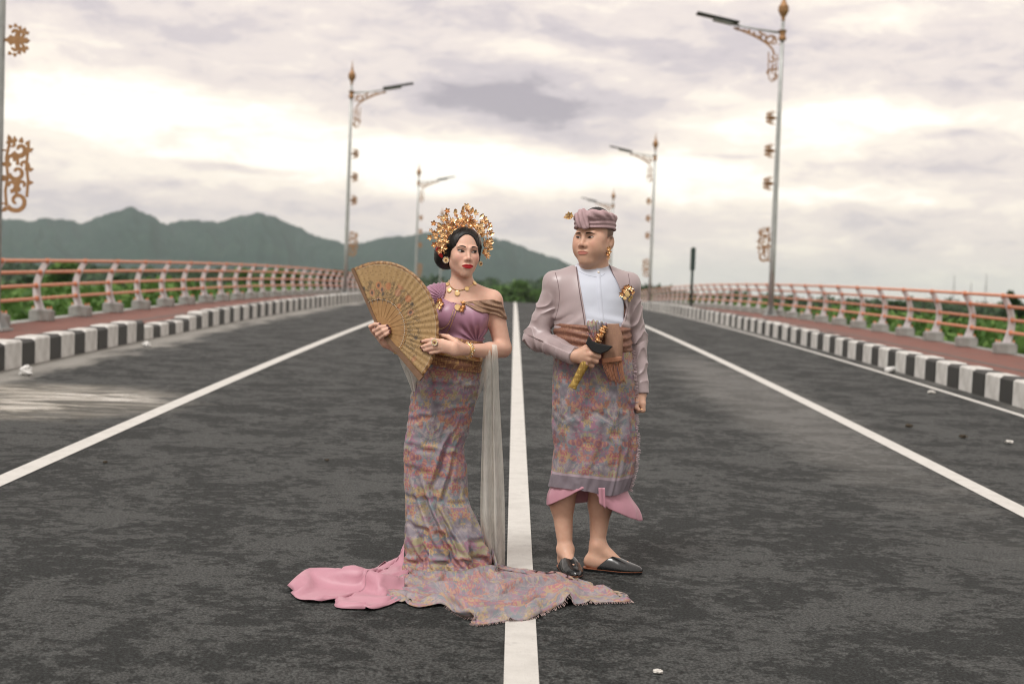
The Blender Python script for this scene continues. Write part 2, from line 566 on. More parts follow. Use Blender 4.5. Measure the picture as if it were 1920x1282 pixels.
# ------------------------------------------------------------------ street lamps
def ribbon(mb, pts, w, th=.02):
    """flat cut-out band in the x-z plane following pts with half widths w"""
    pts = [np.array(p, float) for p in pts]
    if not hasattr(w, '__len__'): w = [w] * len(pts)
    V = []; F = []
    for i, p in enumerate(pts):
        t = pts[min(i + 1, len(pts) - 1)] - pts[max(i - 1, 0)]
        t /= np.linalg.norm(t) + 1e-9
        nrm = np.array([-t[1], t[0]])
        for s in (-1, 1):
            q = p + s * w[i] * nrm
            for yy in (-th / 2, th / 2): V.append((q[0], yy, q[1]))
    for i in range(len(pts) - 1):
        a = i * 4
        for p_, q_ in ((0, 1), (1, 3), (3, 2), (2, 0)):
            F.append((a + p_, a + q_, a + 4 + q_, a + 4 + p_))
    F.append((0, 2, 3, 1)); b = (len(pts) - 1) * 4; F.append((b, b + 1, b + 3, b + 2))
    mb.add(V, F)
def spiral(c, r0, r1, a0, a1, n=18):
    return [(c[0] + (r0 + (r1 - r0) * t) * math.cos(a0 + (a1 - a0) * t), c[1] + (r0 + (r1 - r0) * t) * math.sin(a0 + (a1 - a0) * t)) for t in np.linspace(0, 1, n)]
def taper(n, a, b): return list(np.linspace(a, b, n))
def leaf_tip(mb, c, ang, l, w):
    d = np.array([math.cos(ang), math.sin(ang)])
    ribbon(mb, [np.array(c) + d * l * t for t in (0, .35, 1)], [w * .7, w, .002])

def medallion_mesh():        # small scroll: mirrored curls with leaf points, stalk to the pole
    mb = MB()
    for s in (1, -1):
        def rb(pts, w): ribbon(mb, [(x, s * z) for x, z in pts], w)
        rb(spiral((.115, .095), .085, .022, -2.6, 3.0, 20), taper(20, .036, .018))
        rb(spiral((.215, .075), .062, .015, 3.4, -1.8, 18), taper(18, .030, .014))
        rb([(.05, .02), (.16, .03), (.28, .0)], .026)
        for (c, r, a) in (((.115, .095), .085, 2.1), ((.115, .095), .085, 1.4), ((.115, .095), .085, .75), ((.215, .075), .062, 1.0), ((.215, .075), .062, .3)):
            leaf_tip(mb, (c[0] + r * math.cos(a), s * (c[1] + r * math.sin(a))), s * (a + .25), .055, .030)
    ribbon(mb, [(-.05, 0), (.08, 0), (.27, 0)], [.014, .034, .040])
    leaf_tip(mb, (.26, 0), 0, .075, .045)
    return mb.me('scroll_ornament')
def panel_mesh():            # tall scroll panel of stacked curls
    mb = MB()
    sp = lambda c, r0, r1, a0, a1, w0, w1, n=24: ribbon(mb, spiral(c, r0, r1, a0, a1, n), taper(n, w0, w1))
    sp((.165, .160), .150, .030, -2.6, 4.4, .034, .018, 30)
    sp((.075, .375), .085, .018, -1.6, 3.6, .028, .016)
    sp((.235, .385), .080, .018, 4.4, -.9, .028, .016)
    sp((.155, .560), .115, .028, -2.9, 2.9, .032, .018)
    sp((.245, .660), .080, .018, -1.2, 3.9, .028, .016)
    sp((.085, .735), .085, .018, 4.5, -.8, .030, .016)
    sp((.190, .880), .110, .022, -2.7, 3.2, .038, .020)
    sp((.075, .940), .060, .015, 3.0, -2.2, .028, .014)
    ribbon(mb, [(.02, .08), (.0, .3), (.03, .5), (.0, .75), (.05, 1.0)], .018)
    ribbon(mb, [(.30, .22), (.315, .45), (.285, .66), (.31, .95)], .018)
    ribbon(mb, [(.155, .26), (.16, .46)], .022); ribbon(mb, [(.165, .66), (.15, .80)], .022)
    for (x, zz, a) in ((.05, 1.0, 1.9), (.12, .98, 1.7), (.20, .97, 1.4), (.28, .94, 1.0), (.305, .86, .5), (.31, .60, .2), (.31, .42, .1), (.01, .66, 2.9), (.0, .46, 3.1), (.02, .06, 3.9)):
        leaf_tip(mb, (x, zz), a, .085, .034)
    for zz in (.12, .5, .86): ribbon(mb, [(-.07, zz), (.04, zz)], .012)
    return mb.me('scroll_panel')
def bracket_mesh():          # filigree bracket under the arm
    mb = MB()
    top = [(.05 + 1.45 * t, 8.62 + .16 * t) for t in np.linspace(0, 1, 10)]
    low = [(.22 + 1.28 * t ** 1.25, 7.95 + .80 * t ** .62) for t in np.linspace(0, 1, 14)]
    ribbon(mb, low, .03)
    for i, t in enumerate(np.linspace(.06, .9, 8)):
        x = .22 + 1.25 * t ** 1.2; zt = 8.62 + .11 * t; zl = 7.97 + .80 * t ** .62
        r = max(.04, (zt - zl) * .42)
        ribbon(mb, spiral((x + .04, (zt + zl) / 2), r, r * .25, 2.5 * i, 2.5 * i + 5.2, 16), taper(16, .034, .018))
    # hanging tail beside the pole
    for i, zz in enumerate((7.8, 7.62, 7.44, 7.28)):
        ribbon(mb, spiral((.26 + .05 * (-1) ** i, zz), .11, .025, 1.5 + i * 2.1, 6.6 + i * 2.1, 16), taper(16, .034, .018))
    ribbon(mb, [(.14, 8.0), (.15, 7.6), (.17, 7.22), (.26, 7.15)], .016)
    ribbon(mb, [(.40, 8.05), (.39, 7.6), (.36, 7.25), (.26, 7.15)], .016)
    for zz in (7.35, 7.85, 8.3): ribbon(mb, [(.0, zz), (.15, zz)], .010)
    return mb.me('bracket_scroll')
def lamp_meshes():
    d = {}
    d['pole'] = (MB().tube([(0, 0, 0), (0, 0, 2), (0, 0, 6), (0, 0, 9.0)], [.092, .085, .068, .055], 14).me('pole', True), M_GALV)
    b = MB().box((0, 0, .02), (.42, .42, .04))
    for a in range(4):
        th = a * math.pi / 2 + math.pi / 4
        dx, dy = math.cos(th), math.sin(th); tx, ty = -dy * .008, dx * .008
        V = [(dx * .07 + tx, dy * .07 + ty, .04), (dx * .24 + tx, dy * .24 + ty, .04), (dx * .07 + tx, dy * .07 + ty, .34), (dx * .07 - tx, dy * .07 - ty, .04), (dx * .24 - tx, dy * .24 - ty, .04), (dx * .07 - tx, dy * .07 - ty, .34)]
        b.add(V, [(0, 1, 2), (5, 4, 3), (0, 3, 4, 1), (1, 4, 5, 2), (2, 5, 3, 0)])
    d['base'] = (b.me('base'), M_GALV)
    d['collar'] = (MB().lathe([(.05, 8.42), (.11, 8.42), (.12, 8.50), (.085, 8.56), (.10, 8.66), (.13, 8.72), (.05, 8.72)], 14).me('collar', False), M_COPPER)
    d['finial'] = (MB().lathe([(.05, 8.98), (.06, 9.05), (.05, 9.1), (.11, 9.2), (.17, 9.32), (.15, 9.40), (.165, 9.43), (.11, 9.5), (.06, 9.62), (.04, 9.66), (.055, 9.7), (.03, 9.76), (.016, 9.9), (.004, 10.06)], 16).me('finial', True), M_COPPER)
    d['arm'] = (MB().tube([(0, 0, 8.64), (.8, 0, 8.73), (1.62, 0, 8.86)], [.038, .032, .028], 8).me('arm', True), M_GALV)
    M1 = Matrix.Translation((2.0, 0, 9.02)) @ Matrix.Rotation(-R(11), 4, 'Y')
    d['lamp_head'] = (MB().box((-.18, 0, -.07), (.62, .20, .09), .02, M=M1).me('lamp_head'), M_GALV)
    d['solar_panel'] = (MB().box((0, 0, 0), (1.32, .42, .045), .008, M=M1).me('solar_panel'), M_DARK)
    d['bracket_scroll'] = (bracket_mesh(), M_COPPER)
    return d
LAMP = lamp_meshes()
ME_MED, ME_PANEL = medallion_mesh(), panel_mesh()
def street_lamp(x, y, side, label, dz=0.0):
    root = empty('street_lamp', (x, y, pf(y) + PVZ + .006 + dz), 0 if side > 0 else math.pi)
    tag(root, label, 'street lamp', 'solar street lamps along the bridge')
    for k, (me, mt) in LAMP.items(): obj(k, me, mt, root)
    for zz in (4.05, 5.05, 6.05):
        o = obj('scroll_ornament', ME_MED, M_COPPER, root); o.location = (.09, 0, zz)
    o = obj('scroll_panel', ME_PANEL, M_COPPER, root); o.location = (.13, 0, 1.66)
    return root
def lamp_at(px, py, x):     # lamp foot line: solve distance so that the pole shows at that column
    lo, hi = 5.0, 200.0
    for _ in range(60):
        mid = (lo + hi) / 2
        if (W(px, py, mid)[0] - x) * (1 if x < 0 else -1) > 0: lo = mid
        else: hi = mid
    return (lo + hi) / 2
XL, XRR = -7.36, 7.84
for (px, py, x, lab) in ((-6, 300, XL, 'near lamp post at the left edge with copper scroll panels facing the road'),
                         (654, 330, XL, 'lamp post on the left pavement seen right above the tip of the fan'),
                         (782, 430, XL, 'smaller distant lamp post between the fan and the gold headdress'),
                         (826, 500, XL, 'farthest left lamp post, half hidden behind the bride'),
                         (1457, 300, XRR, 'tall near lamp post on the right pavement with copper finial'),
                         (1224, 400, XRR, 'second lamp post on the right, just right of the groom'),
                         (1147, 450, XRR, 'farthest right lamp post rising behind the headcloth of the groom')):
    y = lamp_at(px, py, x)
    street_lamp(x, y, 1 if x < 0 else -1, lab)
    print('lamp', px, round(y, 1))

# slim sign post seen edge-on on the right pavement
M_GREEN = material('dark_green_paint', (.012, .035, .028), .5)
def signpost():
    y = lamp_at(1296, 560, 5.95)
    root = empty('sign_post', (5.95, y, pf(y) + PVZ)); tag(root, 'slim dark green post with an edge-on board on the right pavement', 'sign post')
    MB().tube([(0, 0, 0), (0, 0, 2.15)], .045, 10).build('post', M_GREEN, root, True)
    MB().box((.0, 0, 1.75), (.11, .50, .75), .01).build('board', M_GREEN, root)
    MB().box((0, 0, .02), (.2, .2, .04)).build('base', M_GREEN, root)
    return root
signpost()
# ------------------------------------------------------------------ land, mountains
def fbm(x, y, o=4, s=1.0, seed=0.0):
    v = 0; a = .5; f = s
    for _ in range(o):
        v += a * mnoise.noise(Vector((x * f + seed, y * f - seed, seed * .37))); a *= .5; f *= 2.03
    return v
def ground_z(x, y):
    near = pf(y) - .30
    t = float(sstep(9.5, 60, abs(x)))
    far = -2.5
    return near * (1 - t) + far * t + (.25 * t * fbm(x, y, 3, .06, 3.1) if abs(x) < 400 and abs(y) < 600 else 0)
def field_mat():
    mt = bpy.data.materials.new('field_green'); mt.use_nodes = True
    g = NT(mt.node_tree); b = g.n['Principled BSDF']
    P = g.new('ShaderNodeNewGeometry').outputs['Position']
    n = g.noise(P, .05, 6, .6); n2 = g.noise(P, .9, 5, .65)
    col = g.ramp(g.math('ADD', g.math('MULTIPLY', n, .6), g.math('MULTIPLY', n2, .4)), [(.35, (.042, .085, .022)), (.52, (.070, .130, .032)), (.68, (.105, .160, .046))])
    g.l.new(col, b.inputs['Base Color']); b.inputs['Roughness'].default_value = .9
    b.inputs['Specular IOR Level'].default_value = .15
    return mt
xs = sorted(set([s * v for v in [0, 5, 9, 9.6, 11, 13, 16, 20, 26, 34, 44, 60, 85, 120, 180, 280, 450, 800, 1500, 3000, 6000, 9000] for s in (-1, 1)]))
ysg = [-900, -300, -120, -60, -30] + list(range(-20, 180, 5)) + [190, 220, 260, 320, 420, 600, 900, 1400, 2200, 3500, 5500, 9000]
V = [(x, y, ground_z(x, y)) for y in ysg for x in xs]
nx = len(xs)
F = [(i * nx + j, i * nx + j + 1, (i + 1) * nx + j + 1, (i + 1) * nx + j) for i in range(len(ysg) - 1) for j in range(nx - 1)]
tag(obj('ground', mesh('ground', V, F, True), field_mat()), kind='structure')

SKYL = [(-500, 430), (-300, 395), (-150, 420), (0, 412), (50, 415), (100, 409), (150, 421), (195, 401), (240, 391), (280, 405), (310, 421), (340, 416), (370, 413), (410, 419), (440, 407), (475, 401), (510, 408), (560, 430), (600, 448), (640, 459), (680, 455), (720, 447), (760, 443), (810, 438), (860, 436), (930, 448), (960, 457), (1000, 471), (1030, 482), (1060, 493), (1100, 512), (1150, 530), (1190, 541), (1260, 556), (1330, 566)]
def skyline_h(px, D):
    py = float(np.interp(px, [a for a, b in SKYL], [b for a, b in SKYL]))
    return W(px, py, D)[2]
def mountains():
    V = []; na = 420; nr = 64
    pxs = np.linspace(-500, 1330, na)
    for i, px in enumerate(pxs):
        D0 = 2950 + 260 * mnoise.noise(Vector((px * .006, 3.3, 0)))
        H = skyline_h(px, D0) + 2.5 + 5 * mnoise.noise(Vector((px * .035, 7.7, 0))) + 3 * mnoise.noise(Vector((px * .11, 1.7, 0)))
        for j in range(nr):
            t = j / (nr - 1)
            D = D0 * (.70 + .52 * t)
            # spurs and gullies run down from the ridge
            rl = (t - .577) / .577 if t < .577 else (t - .577) / .423
            e = max(0.0, 1 - abs(rl))
            pr_ = e ** 1.15
            ax = px * 3 + 140 * mnoise.noise(Vector((t * 3, px * .004, 2)))
            spur = mnoise.noise(Vector((ax * .0055, t * 1.6, 1.3))) + .5 * mnoise.noise(Vector((ax * .013, t * 3.2, 4.3)))
            pr_ *= 1 + .85 * spur * (1 - e) * e ** .35
            x = W(px, 540, D)[0]
            z = -3.0 + (H + 3) * pr_ + 14 * mnoise.noise(Vector((ax * .022, t * 7, .7))) * e * (1 - e ** 6) + 2.2 * mnoise.noise(Vector((ax * .11, t * 30, .2))) * e
            V.append((x, D, z))
    F = [(i * nr + j, (i + 1) * nr + j, (i + 1) * nr + j + 1, i * nr + j + 1) for i in range(na - 1) for j in range(nr - 1)]
    mt = bpy.data.materials.new('forested_hill'); mt.use_nodes = True
    g = NT(mt.node_tree); b = g.n['Principled BSDF']
    P = g.new('ShaderNodeNewGeometry').outputs['Position']
    n = g.noise(P, .009, 6, .62); n2 = g.noise(P, .06, 5, .7)
    g.l.new(g.ramp(g.math('ADD', g.math('MULTIPLY', n, .55), g.math('MULTIPLY', n2, .45)), [(.35, (.010, .028, .026)), (.52, (.020, .048, .040)), (.70, (.042, .074, .054))]), b.inputs['Base Color'])
    b.inputs['Roughness'].default_value = 1; b.inputs['Specular IOR Level'].default_value = 0
    bn = g.new('ShaderNodeBump'); bn.inputs['Distance'].default_value = 9; bn.inputs['Strength'].default_value = 1
    g.l.new(n2, bn.inputs['Height']); g.l.new(bn.outputs[0], b.inputs['Normal'])
    tag(obj('mountains', mesh('mountains', V, F, True), mt), kind='structure')
mountains()

# ------------------------------------------------------------------ trees and ground cover
def leaf_mat(name, c1, c2, c3):
    mt = bpy.data.materials.new(name); mt.use_nodes = True
    g = NT(mt.node_tree); b = g.n['Principled BSDF']
    P = g.new('ShaderNodeNewGeometry')
    n = g.noise(P.outputs['Position'], 1.2, 3, .6)
    f = g.math('ADD', g.math('MULTIPLY', n, .6), g.math('MULTIPLY', P.outputs['Random Per Island'], .4))
    g.l.new(g.ramp(f, [(.25, c1), (.5, c2), (.78, c3)]), b.inputs['Base Color'])
    b.inputs['Roughness'].default_value = .65; b.inputs['Specular IOR Level'].default_value = .25
    tr = g.new('ShaderNodeBsdfTranslucent'); tr.inputs[0].default_value = (*c2, 1)
    mx = g.new('ShaderNodeMixShader'); mx.inputs[0].default_value = .18
    g.l.new(b.outputs[0], mx.inputs[1]); g.l.new(tr.outputs[0], mx.inputs[2])
    g.l.new(mx.outputs[0], g.n['Material Output'].inputs[0])
    return mt
M_LEAF = leaf_mat('tree_leaves', (.012, .032, .012), (.026, .062, .020), (.050, .095, .028))
M_LEAF2 = leaf_mat('bright_leaves', (.042, .095, .022), (.082, .170, .036), (.135, .225, .056))
M_BARK = material('bark', (.07, .055, .04), .9, col2=(.12, .10, .08), vscale=6)

def leaf_quads(cent, size, rs, up=0.0):
    n = len(cent)
    a = rs.normal(size=(n, 3)); a[:, 2] *= .6
    a /= np.linalg.norm(a, axis=1)[:, None]
    b = rs.normal(size=(n, 3)); b[:, 2] += up
    b -= (b * a).sum(1)[:, None] * a
    b /= np.linalg.norm(b, axis=1)[:, None]
    s = size * rs.uniform(.6, 1.4, (n, 1))
    q = np.stack([cent - a * s * .1 - b * s, cent + a * s * .55, cent + a * s * .1 + b * s, cent - a * s * .55], 1)
    return q.reshape(-1, 3), np.arange(n * 4).reshape(n, 4)

def crown_mesh(seed, rx, rz, n=1300, leaf=.30):
    rs = np.random.RandomState(seed)
    k = 13
    cl = rs.normal(size=(k, 3)); cl /= np.linalg.norm(cl, axis=1)[:, None]
    cl *= rs.uniform(.35, .78, (k, 1)); cl[:, 2] = cl[:, 2] * .9 + .05
    rr = rs.uniform(.28, .46, k)
    idx = rs.randint(0, k, n)
    d = rs.normal(size=(n, 3)); d /= np.linalg.norm(d, axis=1)[:, None]
    p = cl[idx] + d * rr[idx][:, None] * rs.uniform(.55, 1.05, (n, 1))
    p *= [rx, rx, rz]
    v, f = leaf_quads(p, leaf, rs)
    return mesh('crown', v, f)
def trunk_mesh(seed, h):
    rs = np.random.RandomState(seed)
    mb = MB()
    mb.tube([(0, 0, -.3), (.05, .02, h * .35), (-.04, .05, h * .7)], [.20, .15, .08], 8)
    for i in range(5):
        a = rs.uniform(0, 6.28); z0 = h * rs.uniform(.35, .65); l = h * rs.uniform(.2, .35)
        mb.tube([(0, 0, z0), (math.cos(a) * l * .5, math.sin(a) * l * .5, z0 + l * .5), (math.cos(a) * l, math.sin(a) * l, z0 + l * .9)], [.07, .05, .02], 6)
    return mb.me('trunk', True)
CROWNS = [crown_mesh(i, 1.0, [.95, .8, 1.25, .7][i], 1500, .17) for i in range(4)]
TRUNKS = [trunk_mesh(i, 1.6) for i in range(4)]
def tree(x, y, h, k, mat, label, group, rs, wide=1.0):
    z = ground_z(x, y)
    root = empty('tree', (x, y, z), rs.uniform(0, 6.28)); tag(root, label, 'tree', group)
    r = h * .42
    c = obj('crown', CROWNS[k], None, root); c.location = (0, 0, h * .60); c.scale = (r * wide, r * wide, r)
    if not CROWNS[k].materials: CROWNS[k].materials.append(M_LEAF)
    c.material_slots[0].link = 'OBJECT'; c.material_slots[0].material = mat
    t = obj('trunk', TRUNKS[k], M_BARK, root); t.scale = (h / 2.2,) * 3
    return root
rs = np.random.RandomState(11)
# tree belt beyond the left railing
for i in range(26):
    px = -40 + i * 27 + rs.uniform(-10, 10)
    Y = rs.uniform(80, 150)
    x = W(px, 530, Y)[0]
    tree(x, Y, rs.uniform(1.7, 2.7), i % 4, M_LEAF if i % 3 else M_LEAF2, 'dark green tree in the belt beyond the left railing', 'trees beyond the left railing', rs, 1.5)
# trees closing the end of the road
for i, (px, Y, h) in enumerate(((925, 235, 4.6), (948, 250, 5.6), (975, 225, 5.0), (1000, 240, 4.6), (1022, 260, 4.8), (890, 255, 4.6), (1180, 300, 5.6), (1212, 320, 5.2), (700, 200, 4.2), (745, 230, 4.8))):
    tree(W(px, 545, Y)[0], Y, h, i % 4, M_LEAF2, 'rounded green tree where the road drops out of sight', 'trees at the far end of the road', rs, 1.35)
# scattered trees far across the right field
for i in range(24):
    px = 1330 + i * 25 + rs.uniform(-12, 12)
    Y = rs.uniform(150, 330)
    tree(W(px, 575, Y)[0], Y, rs.uniform(2.6, 4.4), i % 4, M_LEAF, 'small dark tree far across the field on the right', 'trees across the right field', rs, 1.4)
tree(W(1898, 560, 60)[0], 60, 1.8, 2, M_LEAF, 'nearer bushy tree at the right edge behind the railing', 'trees across the right field', rs, .8)

def cover(name, label, side, n, seed):
    rs = np.random.RandomState(seed)
    Y = 6 + 110 * rs.power(1.2, n) ** 1.3
    d = 8.35 + (0 if side < 0 else .4) + 45 * rs.power(.75, n) ** 1.3
    X = side * d
    # clump heights
    pts = np.zeros((n, 3)); pts[:, 0] = X; pts[:, 1] = Y
    hh = np.array([max(.06, .32 + .9 * mnoise.noise(Vector((x * .22, y * .22, seed)))) for x, y in zip(X, Y)])
    hh *= np.clip((d - 7.6) / 2.5, .3, 1)
    gz = np.array([ground_z(x, y) for x, y in zip(X, Y)])
    pts[:, 2] = gz + hh * rs.uniform(.0, 1.0, n) ** .6
    v, f = leaf_quads(pts, .085 + .0 * hh[0], rs, .5)
    v = v.reshape(n, 4, 3); c = v.mean(1, keepdims=True)
    v = c + (v - c) * (1 + (Y / 45))[:, None, None]
    o = obj(name, mesh(name, v.reshape(-1, 3), f), M_LEAF2)
    tag(o, label, 'shrubs', kind='stuff')
cover('ground_cover', 'low green undergrowth beyond the left railing', -1, 42000, 5)
cover('ground_cover', 'low green undergrowth beyond the right railing', 1, 42000, 9)

def far_wood(name, label, pts, seed):
    rs = np.random.RandomState(seed)
    P = []
    for (px0, px1, Y0, Y1, h, n) in pts:
        px = rs.uniform(px0, px1, n); Y = rs.uniform(Y0, Y1, n)
        for a, y in zip(px, Y):
            hh = h * (.7 + .6 * mnoise.noise(Vector((a * .03, y * .01, seed))))
            P.append((W(a, 545, y)[0], y, -2.5 + max(.5, hh) * rs.uniform(0, 1) ** .5))
    P = np.array(P)
    v, f = leaf_quads(P, 1.0, rs)
    v = v.reshape(-1, 4, 3); c = v.mean(1, keepdims=True); v = c + (v - c) * (P[:, 1] / 300)[:, None, None]
    tag(obj(name, mesh(name, v.reshape(-1, 3), f), M_LEAF), label, 'wood', kind='stuff')
far_wood('far_wood', 'distant woodland at the foot of the mountains', [(-200, 1250, 500, 900, 9, 9000), (-200, 1250, 1100, 1900, 12, 9000)], 3)
far_wood('far_tree_line', 'distant dark tree line across the right field', [(1200, 2100, 420, 800, 6, 7000)], 4)

# radio masts on the right horizon
M_MAST = material('mast_steel', (.25, .25, .26), .6)
for px, top, Y, lab in ((1787, 516, 620, 'thin radio mast on the right horizon, leftmost of three'), (1819, 530, 620, 'shortest radio mast on the right horizon, the middle one'), (1847, 513, 600, 'tallest radio mast on the right horizon')):
    b = W(px, 575, Y); H = W(px, top, Y)[2] + 2.5
    root = empty('radio_mast', (b[0], Y, -2.5)); tag(root, lab, 'mast', 'radio masts')
    MB().tube([(0, 0, 0), (0, 0, H)], [.28, .12], 6).build('mast', M_MAST, root)
    mb = MB()
    for k in range(3):
        a = k * 2.094; mb.tube([(0, 0, H * .8), (math.cos(a) * H * .25, math.sin(a) * H * .25, 0)], .03, 4)
    mb.build('guy_wires', M_MAST, root)

# ------------------------------------------------------------------ litter
M_BAG = material('white_plastic', (.62, .62, .60), .35, col2=(.75, .75, .73), vscale=20)
def crumpled(name, loc, s, seed, mat, label, cat, sq=.8):
    rs_ = np.random.RandomState(seed)
    V = []; F = []
    n1, n2 = 10, 14
    for i in range(n1 + 1):
        th = math.pi * i / n1
        for j in range(n2):
            ph = 2 * math.pi * j / n2
            d = Vector((math.sin(th) * math.cos(ph), math.sin(th) * math.sin(ph), math.cos(th)))
            r = 1 + .55 * mnoise.noise(d * 2.3 + Vector((seed, 0, 0))) + .3 * mnoise.noise(d * 6 + Vector((seed, 3, 0)))
            V.append((d.x * r * s[0], d.y * r * s[1], max(-.9 * s[2], d.z * r * s[2]) + .9 * s[2]))
    for i in range(n1):
        for j in range(n2):
            k = (j + 1) % n2
            F.append((i * n2 + j, (i + 1) * n2 + j, (i + 1) * n2 + k, i * n2 + k))
    o = obj(name, mesh(name, V, F), mat, None, loc)
    tag(o, label, cat)
    return o
def on_road(px, py, dz=0.002):
    p = ground_hit(px, py); return (p[0], p[1], pf(p[1]) + dz)
crumpled('plastic_bag', on_road(48, 704), (.065, .06, .05), 2, M_BAG, 'crumpled white plastic bag against the left kerb near the picture edge', 'bag')
crumpled('plastic_bag', on_road(274, 650), (.06, .06, .035), 5, M_BAG, 'crumpled pale plastic bag by the last tall black block of the left kerb', 'bag')
p = on_road(1668, 700)
cup = empty('plastic_cup', (p[0], p[1], p[2] + .048), .6); tag(cup, 'clear plastic cup lying against the right kerb', 'cup')
cm = MB().tube([(-.07, 0, 0), (.07, 0, 0)], [.036, .048], 14, cap=True).build('cup_wall', M_BAG, cup, True)
MB().tube([(.068, 0, 0), (.076, 0, 0)], .051, 14).build('rim', M_BAG, cup, True)
M_STONE = material('pale_stone', (.55, .54, .50), .8, col2=(.68, .66, .62), vscale=30)
for (px, py, s, lab) in ((1233, 1262, .012, 'small white pebble on the asphalt at the bottom of the picture'), (1747, 738, .03, 'flat pale stone on the right lane shoulder'), (1892, 831, .022, 'small pale stone on the right shoulder near the picture edge')):
    crumpled('pebble', on_road(px, py), (s * 1.5, s * 1.2, s * .6), int(px), M_STONE, lab, 'pebble')
M_DLEAF = material('dry_leaf', (.05, .038, .022), .8)
for (px, py, lab) in ((1704, 801, 'dark dry leaf on the right shoulder, the nearer one to the lane line'), (1806, 821, 'dark dry leaf on the right shoulder close to the edge line'), (197, 868, 'tiny dark leaf scrap on the left lane near the lane line'), (613, 864, 'tiny dark leaf scrap on the left lane beside the bride')):
    s = .022 if px > 1000 else .010
    crumpled('dry_leaf', on_road(px, py), (s * 1.6, s, s * .7), int(px), M_DLEAF, lab, 'leaf')

# ------------------------------------------------------------------ haze
def haze():
    mb = MB().box((0, 3600, 85), (14000, 9600, 180))
    mt = bpy.data.materials.new('haze'); mt.use_nodes = True
    g = NT(mt.node_tree); g.n.remove(g.n['Principled BSDF'])
    pv = g.new('ShaderNodeVolumePrincipled')
    pv.inputs['Color'].default_value = (.86, .945, 1.0, 1)
    pv.inputs['Density'].default_value = .00011
    pv.inputs['Anisotropy'].default_value = .2
    g.l.new(pv.outputs[0], g.n['Material Output'].inputs['Volume'])
    o = mb.build('haze', mt); tag(o, 'thin pale evening haze over the land', 'haze', kind='stuff')
haze()

# ------------------------------------------------------------------ sculpting kit (distance fields meshed on a grid)
f32 = np.float32
def A3(p): return np.asarray(p, dtype=f32)
def rcone(p, a, b, r1, r2):
    a = A3(a); b = A3(b); ab = b - a
    t = np.clip(((p - a) @ ab) / (ab @ ab + 1e-12), 0, 1)
    q = p - a - t[:, None] * ab
    return np.sqrt((q * q).sum(1)) - (r1 + (r2 - r1) * t)
def chain(p, pts, rs, k=.006):
    d = None
    for i in range(len(pts) - 1):
        e = rcone(p, pts[i], pts[i + 1], rs[i], rs[i + 1])
        d = e if d is None else smin(d, e, k)
    return d
def ball(p, c, r):
    q = p - A3(c); return np.sqrt((q * q).sum(1)) - r
def ell(p, c, r, M=None):
    q = p - A3(c)
    if M is not None: q = q @ A3(M)
    r = A3(r)
    k0 = np.sqrt(((q / r) ** 2).sum(1)); k1 = np.sqrt(((q / (r * r)) ** 2).sum(1)) + 1e-9
    return k0 * (k0 - 1) / k1
def smin(a, b, k):
    h = np.maximum(k - np.abs(a - b), 0) / k
    return np.minimum(a, b) - h * h * k * .25
def smax(a, b, k): return -smin(-a, -b, k)
def _h(ix, iy, iz):
    v = np.sin(ix * 127.1 + iy * 311.7 + iz * 74.7) * 43758.5453
    return v - np.floor(v)
def vnoise(p):
    p = np.asarray(p, np.float64)
    i = np.floor(p); f = p - i; f = f * f * (3 - 2 * f)
    r = 0
    for dx in (0, 1):
        wx = f[:, 0] if dx else 1 - f[:, 0]
        for dy in (0, 1):
            wy = f[:, 1] if dy else 1 - f[:, 1]
            for dz in (0, 1):
                wz = f[:, 2] if dz else 1 - f[:, 2]
                r = r + wx * wy * wz * _h(i[:, 0] + dx, i[:, 1] + dy, i[:, 2] + dz)
    return (r * 2 - 1)
def boxed(p, fn, lo, hi, far=.05):
    """evaluate a costly field only inside its own box"""
    lo = A3(lo); hi = A3(hi)
    d = np.maximum(np.maximum(lo - p, p - hi), 0)
    d = np.sqrt((d * d).sum(1)) + far
    mk = (p > lo - .001).all(1) & (p < hi + .001).all(1)
    if mk.any(): d[mk] = fn(p[mk])
    return d
def poly2(x, z, P):
    """signed distance to a polygon in the x-z plane (negative inside)"""
    P = np.asarray(P, np.float64); n = len(P)
    d = np.full(len(x), 1e9); s = np.ones(len(x))
    for i in range(n):
        a = P[i]; b = P[i - 1]; e = b - a
        wx, wz = x - a[0], z - a[1]
        t = np.clip((wx * e[0] + wz * e[1]) / (e @ e + 1e-12), 0, 1)
        d = np.minimum(d, (wx - e[0] * t) ** 2 + (wz - e[1] * t) ** 2)
        c1 = z >= a[1]; c2 = z < b[1]; c3 = e[0] * wz > e[1] * wx
        al = c1 & c2 & c3; no = (~c1) & (~c2) & (~c3)
        s = np.where(al | no, -s, s)
    return (s * np.sqrt(d)).astype(f32)

